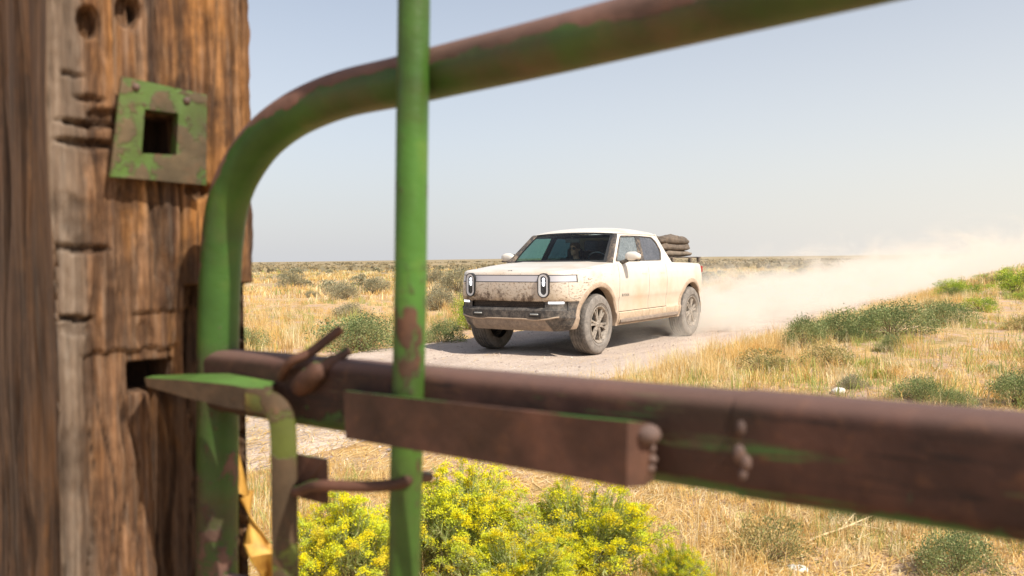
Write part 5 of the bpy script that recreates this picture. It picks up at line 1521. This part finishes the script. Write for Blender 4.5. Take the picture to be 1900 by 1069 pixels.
# stones and a dead branch
def build_small():
    for (u, v, w_, lb) in [(1555, 730, 34, 'pale white stone lying on the bank above the rusty rail'), (1478, 1062, 44, 'pale white stone at the bottom edge under the rusty rail')]:
        p = ground_at(u, v); d = (p - CAM).dot(fwd); s = w_ / F * d / 2
        mb = MB(); mb.sph((0, 0, 0), (1, .7, .42), 20)
        mb.v = [Vector(q) * float(s * (1 + .25 * mnoise.noise(Vector(q) * 1.6))) for q in mb.v]
        o = mb.obj('stone', M['stone'], None, 35); o.location = (p.x, p.y, p.z + s * .25); o.rotation_euler = (0, 0, 1 + u); tag(o, lb, 'stone')
    root = ground_at(1480, 1018); mb = MB()
    def g(u, v, l=0): return ground_at(u, v) + Vector((0, 0, l))
    main = spline([g(1478, 1020, .01), g(1520, 1003, .02), g(1560, 993, .03), g(1600, 980, .04), g(1640, 968, .05)], 5)
    mb.tube(main, list(np.linspace(.007, .002, len(main))), 7)
    for pts in [[(1540, 998, .025), (1585, 985, .03), (1640, 984, .02)], [(1560, 993, .03), (1590, 972, .06), (1622, 962, .08)], [(1585, 985, .03), (1615, 990, .03), (1650, 993, .02)], [(1520, 1003, .02), (1500, 1015, .02), (1530, 1016, .015)]]:
        q = spline([g(*p) for p in pts], 4); mb.tube(q, list(np.linspace(.0045, .0012, len(q))), 6)
    o = mb.obj('dead_branch', M['straww'], None, 60)
    o.data.transform(Matrix.Translation(-root)); o.location = root
    tag(o, 'bleached straw coloured branch lying on the ground under the rail', 'branch')
M['stone'] = plain('pale_stone', (.72, .66, .58), .9, 0, .15, 12); M['straww'] = plain('bleached_wood', (.72, .56, .32), .8, 0, .2, 30)
build_small()

# ------------------------------------------------------------------ dust thrown up behind the truck
def build_dust():
    def aw(x): return 1.5 + .10 * x
    def hh(x): return 1.10 + .042 * x
    t = NT('dust'); t.n.remove(t.b)
    pv = t.node('ShaderNodeVolumePrincipled'); t.lk(pv.outputs[0], t.out.inputs['Volume'])
    pv.inputs['Color'].default_value = (1.0, .94, .84, 1); pv.inputs['Anisotropy'].default_value = .0
    v = t.coord(); x, y, z = t.sep(v)
    X = t.math('MAXIMUM', t.math('SUBTRACT', t.math('MULTIPLY', x, -1), 1.4), 0)
    A = t.math('ADD', t.math('MULTIPLY', X, .10), 1.5); H = t.math('ADD', t.math('MULTIPLY', X, .042), 1.10)
    ny = t.math('DIVIDE', y, A); nz = t.math('DIVIDE', z, H)
    rr = t.math('SQRT', t.math('ADD', t.math('MULTIPLY', ny, ny), t.math('MULTIPLY', nz, nz)))
    # puffs grow with distance from the wheels
    sc = t.math('DIVIDE', 1.0, t.math('ADD', 1.0, t.math('MULTIPLY', X, .06)))
    vm = t.node('ShaderNodeVectorMath', operation='SCALE'); t.lk(t.coord((.7, 1.1, 1.5)), vm.inputs[0]); t.lk(sc, vm.inputs['Scale'])
    n = t.noise(vm.outputs[0], 1.5, 6, .62, .6)
    edge = t.math('SUBTRACT', t.math('ADD', 1.0, t.math('MULTIPLY', t.math('SUBTRACT', n, .5), 4.2)), rr)
    soft = t.math('MULTIPLY', t.math('MAXIMUM', edge, 0), 1.5, 0, True)
    soft = t.math('POWER', soft, 2.0)
    ramp_in = t.math('POWER', t.math('MULTIPLY', X, .32, 0, True), 2)
    dens = t.math('DIVIDE', 4.2, t.math('ADD', 1.0, t.math('MULTIPLY', X, .22)))
    soft = t.math('MULTIPLY', soft, t.math('EXPONENT', t.math('MULTIPLY', nz, -2.8)))
    t.lk(t.math('MULTIPLY', t.math('MULTIPLY', dens, soft), t.math('ADD', .06, t.math('MULTIPLY', ramp_in, .94), 0, True)), pv.inputs['Density'])
    for xs, sr in (([-.4, 0, .6, 1.2, 2.5, 4, 6, 8], .35), ([8.01, 11, 14, 18, 23, 28], .35), ([28.01, 36, 46, 60, 80, 110, 150], .5)):
        V = []; na = 20
        for x_ in xs:
            for k in range(na):
                a = 2 * math.pi * k / na; V.append((-1.4 - x_, 1.25 * aw(x_) * math.cos(a), max(.014, 1.5 * hh(x_) * math.sin(a))))
        Fc = [(i * na + k, i * na + (k + 1) % na, (i + 1) * na + (k + 1) % na, (i + 1) * na + k) for i in range(len(xs) - 1) for k in range(na)]
        Fc += [tuple(range(na))[::-1], tuple((len(xs) - 1) * na + k for k in range(na))]
        tm = t.m.copy(); tm.cycles.volume_step_rate = sr
        o = mesh_obj('dust_cloud', V, Fc, tm, None, None, 1e-6); o.location = (TX, TY, 0); o.rotation_euler = (0, 0, TH); tag(o, kind='stuff')
build_dust()
